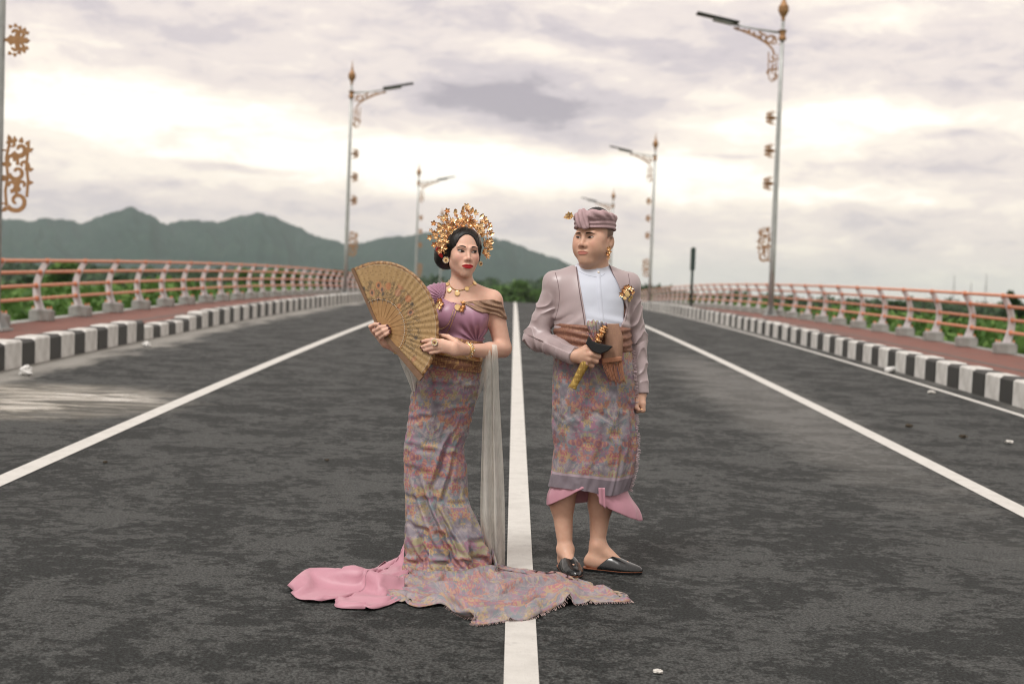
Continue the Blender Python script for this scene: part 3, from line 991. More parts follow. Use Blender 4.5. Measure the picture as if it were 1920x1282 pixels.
def net(f, lo, hi, h, steps=2):
    lo = np.array(lo, float); hi = np.array(hi, float)
    B = 10
    nb = np.maximum(1, np.ceil((hi - lo) / h / B).astype(int))
    n = nb * B
    D = np.ones(n, dtype=f32)
    bi = np.stack(np.meshgrid(*[np.arange(k) for k in nb], indexing='ij'), -1).reshape(-1, 3)
    cc = (lo + (bi * B + (B - 1) / 2) * h).astype(f32)
    dc = f(cc)
    near = np.abs(dc) < h * B * .87 * 1.6 + .004
    sg = np.where(dc < 0, -1.0, 1.0).astype(f32)
    Dv = D.reshape(nb[0], B, nb[1], B, nb[2], B).transpose(0, 2, 4, 1, 3, 5)
    Dv[bi[:, 0], bi[:, 1], bi[:, 2]] = sg[:, None, None, None]
    off = np.stack(np.meshgrid(*[np.arange(B)] * 3, indexing='ij'), -1).reshape(-1, 3)
    nbk = bi[near]
    for s0 in range(0, len(nbk), 400):
        blk = nbk[s0:s0 + 400]
        P = (lo + (blk[:, None, :] * B + off[None]) * h).reshape(-1, 3).astype(f32)
        Dv[blk[:, 0], blk[:, 1], blk[:, 2]] = f(P).reshape(len(blk), B, B, B)
    # Dv is a view of D
    ins = D < 0
    cnt = np.zeros(np.array(D.shape) - 1, dtype=np.int8)
    for dx in (0, 1):
        for dy in (0, 1):
            for dz in (0, 1):
                cnt += ins[dx:dx + cnt.shape[0], dy:dy + cnt.shape[1], dz:dz + cnt.shape[2]]
    act = (cnt > 0) & (cnt < 8)
    ci = np.argwhere(act)
    idx = np.full(act.shape, -1, dtype=np.int32); idx[act] = np.arange(len(ci))
    acc = np.zeros((len(ci), 3)); num = np.zeros(len(ci))
    cor = [(a, b, c) for a in (0, 1) for b in (0, 1) for c in (0, 1)]
    for ca in cor:
        for ax in range(3):
            if ca[ax] == 1: continue
            cb = list(ca); cb[ax] = 1
            va = D[ci[:, 0] + ca[0], ci[:, 1] + ca[1], ci[:, 2] + ca[2]]
            vb = D[ci[:, 0] + cb[0], ci[:, 1] + cb[1], ci[:, 2] + cb[2]]
            mk = (va < 0) != (vb < 0)
            t = np.where(mk, va / np.where(mk, va - vb, 1), 0)
            pt = np.array(ca, float)[None].repeat(len(ci), 0); pt[:, ax] += t
            acc[mk] += pt[mk]; num[mk] += 1
    Vv = lo + (ci + acc / num[:, None]) * h
    Q = []
    for ax in range(3):
        o1, o2 = [(1, 2), (2, 0), (0, 1)][ax]
        sa = [slice(None)] * 3; sb = [slice(None)] * 3
        sa[ax] = slice(0, -1); sb[ax] = slice(1, None)
        a = ins[tuple(sa)]; b = ins[tuple(sb)]
        e = np.argwhere(a != b)
        e = e[(e[:, o1] > 0) & (e[:, o2] > 0) & (e[:, o1] < act.shape[o1]) & (e[:, o2] < act.shape[o2])]
        flip = a[e[:, 0], e[:, 1], e[:, 2]]
        def cid(d1, d2):
            q = e.copy(); q[:, o1] -= d1; q[:, o2] -= d2
            return idx[q[:, 0], q[:, 1], q[:, 2]]
        q = np.stack([cid(1, 1), cid(0, 1), cid(0, 0), cid(1, 0)], 1)
        q[~flip] = q[~flip][:, ::-1]
        Q.append(q)
    Q = np.concatenate(Q); Q = Q[(Q >= 0).all(1)]
    # settle on the true surface
    for _ in range(steps):
        p = Vv.astype(f32); d = f(p); e = .0012
        g = np.stack([f(p + A3(v)) - f(p - A3(v)) for v in ((e, 0, 0), (0, e, 0), (0, 0, e))], 1) / (2 * e)
        gn = np.sqrt((g * g).sum(1)) + 1e-6
        st = np.clip(d / gn, -h * .6, h * .6)
        Vv = Vv - (g / gn[:, None]) * st[:, None] * .9
    return Vv, Q

def vcol(me, cols, name='Col'):
    at = me.color_attributes.new(name, 'FLOAT_COLOR', 'POINT')
    c = np.ones((len(me.vertices), 4), dtype=f32); c[:, :3] = cols
    at.data.foreach_set('color', c.ravel())

def trace(f, x, z, y0=None, far=.6):
    """first surface met going away from the camera (+y) at each x, z"""
    x = np.asarray(x, float).ravel(); z = np.asarray(z, float).ravel()
    y = np.full(len(x), y0, float)
    for _ in range(70):
        d = f(np.stack([x, y, z], 1).astype(f32))
        y += np.clip(d, -.01, .03) * .8
    return y

def loft(name, rings, mat, parent, closed=True, uscale=None, smooth=True, solid=0.0, u0=0.0):
    """rings: (n, m, 3) array; gives UVs in metres"""
    Rg = np.asarray(rings, float); n, mm = Rg.shape[:2]
    V = Rg.reshape(-1, 3)
    cols = mm if closed else mm - 1
    F = []; UV = []
    dl = np.linalg.norm(np.diff(Rg, axis=1), axis=2); 
    if closed: dl = np.concatenate([dl, np.linalg.norm(Rg[:, :1] - Rg[:, -1:], axis=2)], 1)
    ref = dl[n // 3]
    u = np.concatenate([[0], np.cumsum(ref)]) + u0
    vl = np.concatenate([[0], np.cumsum(np.linalg.norm(np.diff(Rg[:, mm // 4], axis=0), axis=1))])
    for i in range(n - 1):
        for j in range(cols):
            k = (j + 1) % mm
            F.append((i * mm + j, i * mm + k, (i + 1) * mm + k, (i + 1) * mm + j))
            UV += [(u[j], vl[i]), (u[j + 1], vl[i]), (u[j + 1], vl[i + 1]), (u[j], vl[i + 1])]
    me = mesh(name, V, np.array(F), smooth)
    ul = me.uv_layers.new(name='UVMap')
    ul.data.foreach_set('uv', np.array(UV, dtype=f32).ravel())
    o = obj(name, me, mat, parent)
    if solid:
        md = o.modifiers.new('thickness', 'SOLIDIFY'); md.thickness = solid; md.offset = 0
    return o

def spl(pts, n):
    """smooth curve through points"""
    P = np.array(pts, float)
    if len(P) < 3: return np.stack([np.interp(np.linspace(0, 1, n), np.linspace(0, 1, len(P)), P[:, k]) for k in range(P.shape[1])], 1)
    t = np.linspace(0, len(P) - 1, n); out = []
    for v in t:
        i = min(int(v), len(P) - 2); s = v - i
        p0 = P[max(i - 1, 0)]; p1 = P[i]; p2 = P[i + 1]; p3 = P[min(i + 2, len(P) - 1)]
        out.append(.5 * (2 * p1 + (p2 - p0) * s + (2 * p0 - 5 * p1 + 4 * p2 - p3) * s * s + (3 * p1 - p0 - 3 * p2 + p3) * s ** 3))
    return np.array(out)

# ------------------------------------------------------------------ materials for the couple
def skin_mat(name, rough=.48, sss=.12):
    mt = bpy.data.materials.new(name); mt.use_nodes = True
    g = NT(mt.node_tree); b = g.n['Principled BSDF']
    at = g.new('ShaderNodeAttribute', attribute_name='Col')
    P = g.new('ShaderNodeTexCoord').outputs['Object']
    n = g.noise(P, 55, 4, .6)
    n2 = g.noise(P, 14, 4, .6)
    col = g.mix(.45, at.outputs['Color'], g.mix(n, (.38, .36, .36), (.62, .62, .62)), 'OVERLAY')
    col = g.mix(g.math('MULTIPLY', g.smooth(n2, .45, .75), .28), col, g.mix(.5, col, (.55, .20, .14)))
    g.l.new(col, b.inputs['Base Color'])
    b.inputs['Roughness'].default_value = rough
    b.inputs['Specular IOR Level'].default_value = .35
    b.inputs['Subsurface Weight'].default_value = sss
    b.inputs['Subsurface Radius'].default_value = (.012, .004, .002)
    b.inputs['Subsurface Scale'].default_value = 1.0
    bn = g.new('ShaderNodeBump'); bn.inputs['Strength'].default_value = .12; bn.inputs['Distance'].default_value = .002
    g.l.new(g.noise(P, 240, 3, .6), bn.inputs['Height']); g.l.new(bn.outputs[0], b.inputs['Normal'])
    return mt
def paint_mat(name, rough=.35, spec=.5):
    mt = bpy.data.materials.new(name); mt.use_nodes = True
    g = NT(mt.node_tree); b = g.n['Principled BSDF']
    g.l.new(g.new('ShaderNodeAttribute', attribute_name='Col').outputs['Color'], b.inputs['Base Color'])
    b.inputs['Roughness'].default_value = rough; b.inputs['Specular IOR Level'].default_value = spec
    return mt
def cloth_mat(name, c, rough=.6, sheen=.3, weave=900, bump=.12, var=.12, spec=.35, c2=None):
    mt = bpy.data.materials.new(name); mt.use_nodes = True
    g = NT(mt.node_tree); b = g.n['Principled BSDF']
    P = g.new('ShaderNodeTexCoord').outputs['Object']
    n = g.noise(P, 9, 5, .6); fi = g.noise(g.mapping(P, scale=(1, 1, .25)), weave * .5, 2, .6)
    a = tuple(x * (1 - var) for x in c); d = c2 or tuple(min(1, x * (1 + var)) for x in c)
    col = g.ramp(g.math('ADD', g.math('MULTIPLY', n, .6), g.math('MULTIPLY', fi, .4)), [(.3, a), (.7, d)])
    g.l.new(col, b.inputs['Base Color']); b.inputs['Roughness'].default_value = rough
    b.inputs['Sheen Weight'].default_value = sheen * .35; b.inputs['Specular IOR Level'].default_value = spec
    bn = g.new('ShaderNodeBump'); bn.inputs['Strength'].default_value = bump; bn.inputs['Distance'].default_value = .002
    g.l.new(fi, bn.inputs['Height']); g.l.new(bn.outputs[0], b.inputs['Normal'])
    return mt
def brocade_mat(name, c, thread, scale=160, amt=.5):
    mt = bpy.data.materials.new(name); mt.use_nodes = True
    g = NT(mt.node_tree); b = g.n['Principled BSDF']
    P = g.new('ShaderNodeTexCoord').outputs['Object']
    w = g.noise(g.mapping(P, scale=(1, 1, .22)), scale, 3, .6)
    w2 = g.noise(g.mapping(P, scale=(.3, .3, 1.6)), scale * .7, 3, .6)
    f = g.smooth(g.math('MULTIPLY', w, w2), .22, .36)
    g.l.new(g.mix(g.math('MULTIPLY', f, amt), c, thread), b.inputs['Base Color'])
    g.l.new(g.math('MULTIPLY', f, .35), b.inputs['Metallic'])
    b.inputs['Roughness'].default_value = .55
    bn = g.new('ShaderNodeBump'); bn.inputs['Strength'].default_value = .5; bn.inputs['Distance'].default_value = .003
    g.l.new(w, bn.inputs['Height']); g.l.new(bn.outputs[0], b.inputs['Normal'])
    return mt
def floral_mat(name, border=None, alpha=1.0, tint=None, tf=.0):
    """woven flower cloth: grey-mauve ground, orange and red blossoms, olive and teal scrolls"""
    mt = bpy.data.materials.new(name); mt.use_nodes = True
    g = NT(mt.node_tree); b = g.n['Principled BSDF']
    uv = g.new('ShaderNodeUVMap', uv_map='UVMap').outputs[0]
    sx = g.new('ShaderNodeSeparateXYZ'); g.l.new(uv, sx.inputs[0])
    u, v = sx.outputs[0], sx.outputs[1]
    um = g.math('PINGPONG', u, .125)
    cx = g.new('ShaderNodeCombineXYZ'); g.l.new(um, cx.inputs[0]); g.l.new(v, cx.inputs[1])
    q = cx.outputs[0]
    # ikat edges bleed along the thread
    wob = g.noise(g.mapping(q, scale=(1, .12, 1)), 260, 2, .6, col=True)
    q = g.vmath('ADD', q, g.vmath('MULTIPLY', g.vmath('SUBTRACT', wob, (.5, .5, .5)), (.004, .018, 0)))
    wob2 = g.noise(q, 22, 3, .6, col=True)
    q2 = g.vmath('ADD', q, g.vmath('MULTIPLY', g.vmath('SUBTRACT', wob2, (.5, .5, .5)), (.018, .018, 0)))
    col = g.ramp(g.noise(q, 26, 4, .6), [(.3, (.140, .130, .160)), (.5, (.205, .188, .220)), (.7, (.290, .258, .285))])
    # teal and olive scrolls
    for (sc, of, w, c, am) in ((17, 3.1, .045, (.10, .185, .20), .75), (15, 9.7, .05, (.33, .30, .13), .8), (19, 15.2, .04, (.30, .12, .19), .8), (24, 22.1, .05, (.35, .30, .27), .6)):
        n = g.noise(g.vmath('ADD', q, (of, of * .3, 0)), sc, 2, .5, .6)
        mk = g.math('SUBTRACT', 1, g.smooth(g.math('ABSOLUTE', g.math('SUBTRACT', n, .5)), w * .5, w))
        gate = g.smooth(g.noise(g.vmath('ADD', q, (of * 2, 1, 0)), 11, 1, .5), .42, .52)
        col = g.mix(g.math('MULTIPLY', g.math('MULTIPLY', mk, gate), am), col, c)
    # blossoms
    for (sc, rad, c1, c2, of) in ((8.2, .42, (.42, .165, .100), (.26, .085, .105), 0.0), (11.4, .34, (.36, .095, .11), (.42, .26, .10), 5.3), (13.4, .30, (.44, .30, .12), (.26, .22, .12), 11.9), (11.0, .30, (.23, .11, .19), (.12, .16, .20), 17.7)):
        vo = g.new('ShaderNodeTexVoronoi', voronoi_dimensions='2D')
        qq = g.vmath('ADD', q2, (of, of, 0))
        g.l.new(qq, vo.inputs['Vector']); vo.inputs['Scale'].default_value = sc
        vo.inputs['Randomness'].default_value = .85
        rel = g.vmath('SUBTRACT', g.vmath('SCALE', qq, None, sc), g.vmath('SCALE', vo.outputs['Position'], None, sc))
        rx = g.new('ShaderNodeSeparateXYZ'); g.l.new(rel, rx.inputs[0])
        an = g.math('ARCTAN2', rx.outputs[1], rx.outputs[0])
        d = vo.outputs['Distance']
        pet = g.math('MULTIPLY_ADD', g.math('COSINE', g.math('MULTIPLY', an, 5)), .30 * rad, .70 * rad)
        mk = g.smooth(g.math('SUBTRACT', pet, d), .0, .022)
        ring = g.math('SINE', g.math('MULTIPLY', d, 46))
        hole = g.smooth(ring, .2, .7)
        cs = g.new('ShaderNodeSeparateColor'); g.l.new(vo.outputs['Color'], cs.inputs[0])
        keep = g.smooth(cs.outputs[0], .30, .34)
        cc = g.mix(hole, c1, c2)
        cc = g.mix(g.smooth(cs.outputs[1], .4, .6), cc, g.mix(hole, c2, c1))
        col = g.mix(g.math('MULTIPLY', g.math('MULTIPLY', mk, keep), .80), col, cc)
    if border:        # plain band and pale line along the lower edge (v measured from the top)
        v0, v1, v2 = border
        bm = g.smooth(v, v0 - .002, v0 + .004)
        col = g.mix(bm, col, (.165, .140, .165))
        ln = g.math('MULTIPLY', g.smooth(v, v0, v0 + .003), g.math('SUBTRACT', 1, g.smooth(v, v1, v1 + .004)))
        col = g.mix(g.math('MULTIPLY', ln, .8), col, (.42, .33, .38))
    th = g.noise(g.mapping(uv, scale=(1, .15, 1)), 700, 2, .6)
    col = g.mix(.09, col, g.mix(th, (.20, .17, .19), (.50, .44, .46)))
    col = g.mix(.07, col, (.30, .265, .295))
    if tint: col = g.mix(tf, col, tint)
    g.l.new(col, b.inputs['Base Color'])
    b.inputs['Roughness'].default_value = .6; b.inputs['Sheen Weight'].default_value = .05
    b.inputs['Specular IOR Level'].default_value = .3
    bn = g.new('ShaderNodeBump'); bn.inputs['Strength'].default_value = .15; bn.inputs['Distance'].default_value = .002
    g.l.new(th, bn.inputs['Height']); g.l.new(bn.outputs[0], b.inputs['Normal'])
    if alpha < 1: b.inputs['Alpha'].default_value = alpha
    return mt
def sheer_mat(name, c, a):
    mt = bpy.data.materials.new(name); mt.use_nodes = True
    g = NT(mt.node_tree); b = g.n['Principled BSDF']
    P = g.new('ShaderNodeTexCoord').outputs['Object']
    b.inputs['Base Color'].default_value = (*c, 1); b.inputs['Roughness'].default_value = .6; b.inputs['Sheen Weight'].default_value = .4
    # a net of fine threads: more of it is seen when the cloth turns edge-on
    lw = g.new('ShaderNodeLayerWeight'); lw.inputs[0].default_value = .35
    n = g.noise(g.mapping(P, scale=(1, 1, .06)), 60, 3, .6)
    al = g.math('ADD', g.math('MULTIPLY_ADD', lw.outputs['Facing'], .35, a), g.math('MULTIPLY_ADD', n, .5, -.25), clamp=True)
    g.l.new(al, b.inputs['Alpha'])
    return mt
def hair_mat(name):
    mt = bpy.data.materials.new(name); mt.use_nodes = True
    g = NT(mt.node_tree); b = g.n['Principled BSDF']
    P = g.new('ShaderNodeTexCoord').outputs['Object']
    n = g.noise(g.mapping(P, scale=(1, .3, .25), rot=(.2, .4, 0)), 420, 3, .6)
    g.l.new(g.ramp(n, [(.3, (.004, .004, .004)), (.75, (.016, .014, .013))]), b.inputs['Base Color'])
    b.inputs['Roughness'].default_value = .42; b.inputs['Specular IOR Level'].default_value = .4
    bn = g.new('ShaderNodeBump'); bn.inputs['Strength'].default_value = .5; bn.inputs['Distance'].default_value = .003
    g.l.new(n, bn.inputs['Height']); g.l.new(bn.outputs[0], b.inputs['Normal'])
    return mt
def gold_mat(name, c=(.93, .70, .40), c2=(.74, .38, .16), rough=.27):
    mt = bpy.data.materials.new(name); mt.use_nodes = True
    g = NT(mt.node_tree); b = g.n['Principled BSDF']
    oi = g.new('ShaderNodeObjectInfo')
    P = g.new('ShaderNodeTexCoord').outputs['Object']
    n = g.noise(P, 90, 3, .6)
    f = g.math('ADD', g.math('MULTIPLY', oi.outputs['Random'], .7), g.math('MULTIPLY', n, .4), clamp=True)
    g.l.new(g.mix(f, c, c2), b.inputs['Base Color'])
    b.inputs['Metallic'].default_value = .85; b.inputs['Roughness'].default_value = rough
    bn = g.new('ShaderNodeBump'); bn.inputs['Strength'].default_value = .4; bn.inputs['Distance'].default_value = .002
    g.l.new(n, bn.inputs['Height']); g.l.new(bn.outputs[0], b.inputs['Normal'])
    return mt
M_SKIN = skin_mat('skin'); M_FACE = paint_mat('face_detail', .5, .15); M_LIPS = paint_mat('lip_colour', .45, .35)
M_HAIR = hair_mat('black_hair')
M_GOLD = gold_mat('gold'); M_GOLDP = gold_mat('pale_gold', (.86, .64, .34), (.80, .54, .24), .28)
M_MAUVE = cloth_mat('mauve_satin', (.36, .185, .265), .40, .3, 500, .05, .05, .45)
M_PINK = cloth_mat('pink_satin', (.47, .235, .29), .45, .3, 500, .06, .05, .4)
M_BRO = brocade_mat('tan_brocade', (.26, .155, .105), (.52, .36, .22), 170)
M_BELT = brocade_mat('brown_gold_sash', (.20, .085, .05), (.62, .38, .15), 150, .7)
M_BELTM = brocade_mat('brown_woven_sash', (.20, .085, .055), (.42, .24, .15), 150, .5)
M_SASH = brocade_mat('tan_sash', (.29, .16, .105), (.44, .27, .17), 220, .4)
M_FLOR = floral_mat('floral_cloth'); M_FLORT = floral_mat('floral_train', tint=(.40, .31, .32), tf=.16)
M_FLORM = floral_mat('floral_sarong', border=(.602, .613, .7))
M_TULLE = sheer_mat('cream_tulle', (.82, .80, .72), .42)
M_JACK = cloth_mat('rose_grey_jacket', (.375, .302, .308), .38, .35, 500, .05, .05, .6)
M_SHIRT = cloth_mat('white_shirt', (.575, .615, .705), .65, .2, 700, .08, .03)
M_UDENG = cloth_mat('rose_headcloth', (.42, .285, .30), .55, .3, 260, .4, .22)
M_LEATHER = material('black_leather', (.008, .010, .011), .26, spec=.6, coat=.3)
M_SOLE = material('tan_sole', (.25, .09, .045), .6)
M_BLACKWOOD = material('black_wood', (.010, .011, .012), .38)
M_FANWOOD = material('fan_wood', (.30, .165, .065), .5, col2=(.40, .235, .10), vscale=40)
M_GUARD = material('fan_guard', (.15, .085, .048), .5, col2=(.21, .12, .07), vscale=30)
M_PEARL = material('pearl', (.75, .68, .58), .25)
M_GEM = material('garnet', (.20, .05, .05), .15, coat=.5)
M_RED = material('red_ribbon', (.50, .010, .012), .5)
M_SEAM = material('dark_trim', (.13, .085, .09), .6)

# ------------------------------------------------------------------ heads
def rotm(yaw, pitch=0, roll=0):
    return np.array((Matrix.Rotation(yaw, 3, 'Z') @ Matrix.Rotation(roll, 3, 'Y') @ Matrix.Rotation(pitch, 3, 'X')))
class Head:
    def __init__(s, c, M, sc, male): s.c = np.array(c, float); s.M = M; s.s = sc; s.male = male
    def loc(s, p): return (((p - A3(s.c)) @ A3(s.M)) / f32(s.s)).astype(f32)
    def out(s, q): return (np.asarray(q, float) * s.s) @ s.M.T + s.c
    def f(s, q):
        ml = s.male
        X = np.abs(q[:, 0]); qa = q.copy(); qa[:, 0] = X
        d = ell(q, (0, .018, .035), (.072 + .003 * ml, .091, .080))
        d = smin(d, ell(q, (0, -.020, -.028), (.0580 + .0075 * ml, .066, .082)), .03)
        d = smin(d, rcone(qa, (.040 + .009 * ml, -.004, -.054), (.009 + .003 * ml, -.061, -.097), .022 + .005 * ml, .015 + .004 * ml), .025)
        d = smin(d, ball(q, (0, -.069, -.099), .0165 + .004 * ml), .02)
        d = smin(d, ball(qa, (.035 + .005 * ml, -.053, -.027 - .008 * ml), .0215 + .0065 * ml), .036)
        if ml: d = smin(smin(d, ball(qa, (.047, -.040, -.004), .022), .03), ball(qa, (.042, -.040, -.062), .0245), .03)
        if ml: d = smin(d, ell(q, (0, -.030, -.106), (.040, .045, .022)), .03)
        d = smin(d, rcone(qa, (.011, -.0815, .017), (.042, -.0695, .0205), .0085 + .0015 * ml, .0075), .013)
        d = smax(d, -ball(qa, (.0305, -.0985, .0005), .0165), .014)
        d = smin(d, ball(qa, (.0305, -.0670, -.001), .0138), .004)
        wn = 1.0 + .22 * ml
        d = smin(d, rcone(q, (0, -.082, .008), (0, -.1005, -.031), .0060, .0080 * wn), .012)
        d = smin(d, ball(q, (0, -.1005, -.0335), .0082 * wn), .007)
        d = smin(d, ball(qa, (.0120 * wn, -.0925, -.0365), .0076 * wn), .007)
        d = smax(d, -ball(qa, (.0058 * wn, -.0995, -.0435), .0036 * wn), .003)
        d = smin(d, ell(q, (0, -.0765, -.067), (.029, .0165, .021)), .024)
        d = smin(d, ell(q, (0, -.0920, -.0618), (.0240, .0062, .0052)), .005)
        d = smin(d, ell(q, (0, -.0912, -.0725), (.0205, .0066, .0064)), .005)
        ear = ell(qa, (.0735 + .006 * ml, .014, -.010 - .011 * ml), (.0080, .0195, .0310), rotm(-.45, 0, .12))
        ear = smax(ear, -ell(qa, (.0800 + .008 * ml, .006, -.006 - .011 * ml), (.0075, .0100, .0190)), .004)
        d = smin(d, ear, .006)
        return d
    def world(s, p): return s.f(s.loc(p)) * f32(s.s)
    def patch(s, name, X, Z, cols, mat, parent, lift=.0006):
        n, mm = X.shape
        y = trace(s.f, X, Z, -.14)
        q = np.stack([X.ravel(), y - lift, Z.ravel()], 1)
        F = np.array([(i * mm + j, (i + 1) * mm + j, (i + 1) * mm + j + 1, i * mm + j + 1) for i in range(n - 1) for j in range(mm - 1)])
        me = mesh(name, s.out(q), F, True)
        vcol(me, cols.reshape(-1, 3))
        return obj(name, me, mat, parent)
    def features(s, parent, gaze, brow, lip, iris=(.018, .010, .006), makeup=True):
        ml = s.male
        for sd in (-1, 1):
            u, v = np.meshgrid(np.linspace(-1, 1, 49), np.linspace(-1, 1.0, 25), indexing='ij')
            up = .0052 - .0010 * ml; lw = .0034 - .0005 * ml
            arch = np.maximum(1 - u * u, 0)
            zt = up * arch ** .75 + .0022 * u; zb = -lw * arch ** .9 + .0018 * u
            liner = .0050 if makeup else .0024
            vv = (v + 1) / 2
            zz = zb + (zt + liner * (.35 + .65 * (u + 1) / 2) - zb) * vv
            xx = .0305 + u * (.0150 + .0008 * makeup)
            rad = np.sqrt((xx - .0305 - gaze[0] * sd) ** 2 + (zz - .0008 - gaze[1]) ** 2)
            c = np.zeros(u.shape + (3,)); c[:] = (.46, .41, .385)
            c *= (1 - .25 * np.clip(np.abs(u), 0, 1) ** 2)[..., None]
            k = (1 - sstep(.0070, .0080, rad))[..., None]; c = c * (1 - k) + np.array(iris) * k
            k = (1 - sstep(.0030, .0040, rad))[..., None]; c = c * (1 - k) + np.array((.003, .003, .003)) * k
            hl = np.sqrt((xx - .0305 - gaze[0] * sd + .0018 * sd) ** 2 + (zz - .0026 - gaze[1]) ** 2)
            k = (1 - sstep(.0004, .0008, hl))[..., None]; c = c * (1 - k) + .6 * k  # small catchlight painted into the eye colour
            k = sstep(-.0004, .0003, zz - zt)[..., None]; c = c * (1 - k) + np.array((.012, .008, .007)) * k
            k = (sstep(-.0009, 0, zb + .0007 - zz) * (.75 if makeup else .5))[..., None]; c = c * (1 - k) + np.array((.06, .03, .025)) * k
            k = sstep(.9, 1.0, np.abs(u))[..., None] * .8; c = c * (1 - k) + np.array((.05, .02, .016)) * k
            s.patch('eye', xx * sd if sd > 0 else -xx, zz - .001, c, M_FACE, parent, .0008)
            # eyebrow
            u, v = np.meshgrid(np.linspace(0, 1, 30), np.linspace(-1, 1, 9), indexing='ij')
            bx = .0135 + u * (.0345 if makeup else .036)
            bz = brow[0] + brow[1] * np.sin(np.pi * np.clip(u * .86 + .06, 0, 1)) - brow[2] * u ** 2
            hw = brow[3] * (1 - .85 * u ** 2.2) * (.75 + .25 * sstep(0, .12, u))
            c = np.zeros(u.shape + (3,)); c[:] = brow[4]
            s.patch('eyebrow', bx * sd, bz + v * hw, c, M_FACE, parent, .0010)
        u, v = np.meshgrid(np.linspace(-1, 1, 45), np.linspace(-1, 1, 21), indexing='ij')
        au = np.abs(u)
        w = .0280; z0 = -.0672
        ztop = z0 + (.0012 - .0032 * ml) * au ** 1.5 + (.0092 + lip[3]) * (1 - au ** 2.0) ** .85 - .0016 * np.exp(-(u / .16) ** 2)
        zbot = z0 + (.0012 - .0032 * ml) * au ** 1.5 - (.0108 + lip[3]) * (1 - au ** 2.2) ** .9
        cz = z0 + .0003 + (.0016 - .0036 * ml) * au ** 1.5
        zz = np.where(v > 0, cz + (ztop - cz) * v, cz + (cz - zbot) * v)
        c = np.zeros(u.shape + (3,)); c[:] = lip[0]
        k = np.exp(-(v / .10) ** 2)[..., None]; c = c * (1 - k) + np.array(lip[1]) * k  # shade of the groove between the lips, painted as a dark line
        k = (sstep(.82, 1.0, np.abs(v)) * lip[2])[..., None]; c = c * (1 - k) + np.array(lip[4]) * k
        s.patch('lips', u * w, zz, c, M_LIPS, parent, .0012)

def fingers(p, hands, k=.007):
    d = None
    for pts, rr in hands:
        e = chain(p, pts, rr, .004)
        d = e if d is None else smin(d, e, k)
    return d

# ================================================================== the bride
YW = 6.20
def B(px, py, dy=0.0): return W(px, py, YW + dy)
def xz(px, py, Y=YW): p = W(px, py, Y); return (p[0], p[2])
bride = empty('person', (float(B(845, 1080)[0]), YW + .03, pf(YW)))
tag(bride, 'woman in mauve bodice and long floral skirt with train, holding an open fan', 'person')
def child_fix(o, root):
    """keep a part built in place where it stands when it is hung on its thing"""
    o.matrix_parent_inverse = Matrix.Translation(root.location).inverted()
    return o
BH = Head(B(868.5, 473.5, 0), rotm(R(17.5), R(-2), R(1.5)), .965, 0)

fan_piv = B(712, 617, -.10)
fa = R(26)
F1 = np.array([math.cos(fa), -math.sin(fa), 0]); F2 = np.array([0, .05, 1.0]); F2 /= np.linalg.norm(F2); F3 = np.cross(F2, F1); F3 /= np.linalg.norm(F3)
if F3[1] > 0: F3 = -F3            # towards the camera
def fanp(r, a, d=0.0): return fan_piv + F1 * (r * math.cos(a)) + F2 * (r * math.sin(a)) + F3 * d
def fan_at(px, py, d=0.0):        # spot of the fan sheet seen there, d in front of it
    ray = W(px, py, 6.0) - CAM
    t = ((fan_piv - CAM) @ F3 + d) / (ray @ F3)
    return CAM + ray * t

def b_torso(p):
    d = ell(p, B(866, 588, .03), (.122, .084, .135))
    d = smin(d, ell(p, B(857, 648, .03), (.103, .080, .12)), .06)
    d = smin(d, ell(p, B(836, 718, .03), (.132, .098, .125)), .07)
    for px, py in ((842, 593), (889, 596)): d = smin(d, ell(p, B(px, py, -.032), (.054, .050, .056)), .035)
    d = smin(d, rcone(p, B(864, 546, .035), B(818, 553, .035), .046, .044), .04)
    d = smin(d, rcone(p, B(868, 546, .035), B(922, 561, .035), .046, .044), .04)
    return d
def b_arms(p):
    dl = chain(p, [B(923, 568, .03), B(943, 652, .03)], [.047, .037], .02)
    dl = smin(dl, chain(p, [B(942, 654, .03), B(918, 658, -.06), B(874, 656, -.205)], [.0375, .036, .0240], .02), .02)
    dr = chain(p, [B(812, 562, .03), B(800, 655, .03), B(741, 650, -.075)], [.046, .038, .0235], .02)
    return smin(dl, dr, .001)
wl = B(874, 656, -.205)
def lh(px, py, d=.012): return fan_at(px, py, d)
L_HAND = [  # her left hand lies on the fan, fingers pointing to picture left
    ([wl, lh(850, 648, .03), lh(829, 640, .022)], [.022, .018, .011]),
    ([wl, lh(851, 652, .032), lh(828, 645, .024)], [.021, .018, .011]),
    ([wl, lh(852, 657, .030), lh(829, 651, .022)], [.020, .017, .0105]),
    ([wl, lh(853, 661, .026), lh(832, 657, .018)], [.019, .0155, .0095]),
    ([lh(829, 640, .022), lh(810, 637, .018), lh(799, 638.5, .014), lh(790, 640.5, .010)], [.0095, .0085, .0078, .0062]),
    ([lh(828, 645, .024), lh(809, 645, .021), lh(797, 648.5, .016), lh(789.5, 651, .010)], [.0097, .0088, .0080, .0064]),
    ([lh(829, 651, .022), lh(811, 652.5, .018), lh(800, 655.5, .014), lh(793.5, 657, .010)], [.0092, .0083, .0076, .0062]),
    ([lh(832, 657, .018), lh(819, 659.5, .014), lh(810, 661, .011), lh(804, 661.5, .009)], [.0082, .0074, .0068, .0056]),
    ([wl, lh(855, 641, -.004), lh(840, 631, -.022), lh(826, 628, -.026)], [.019, .013, .0100, .0072])]
wr = B(741, 650, -.075)
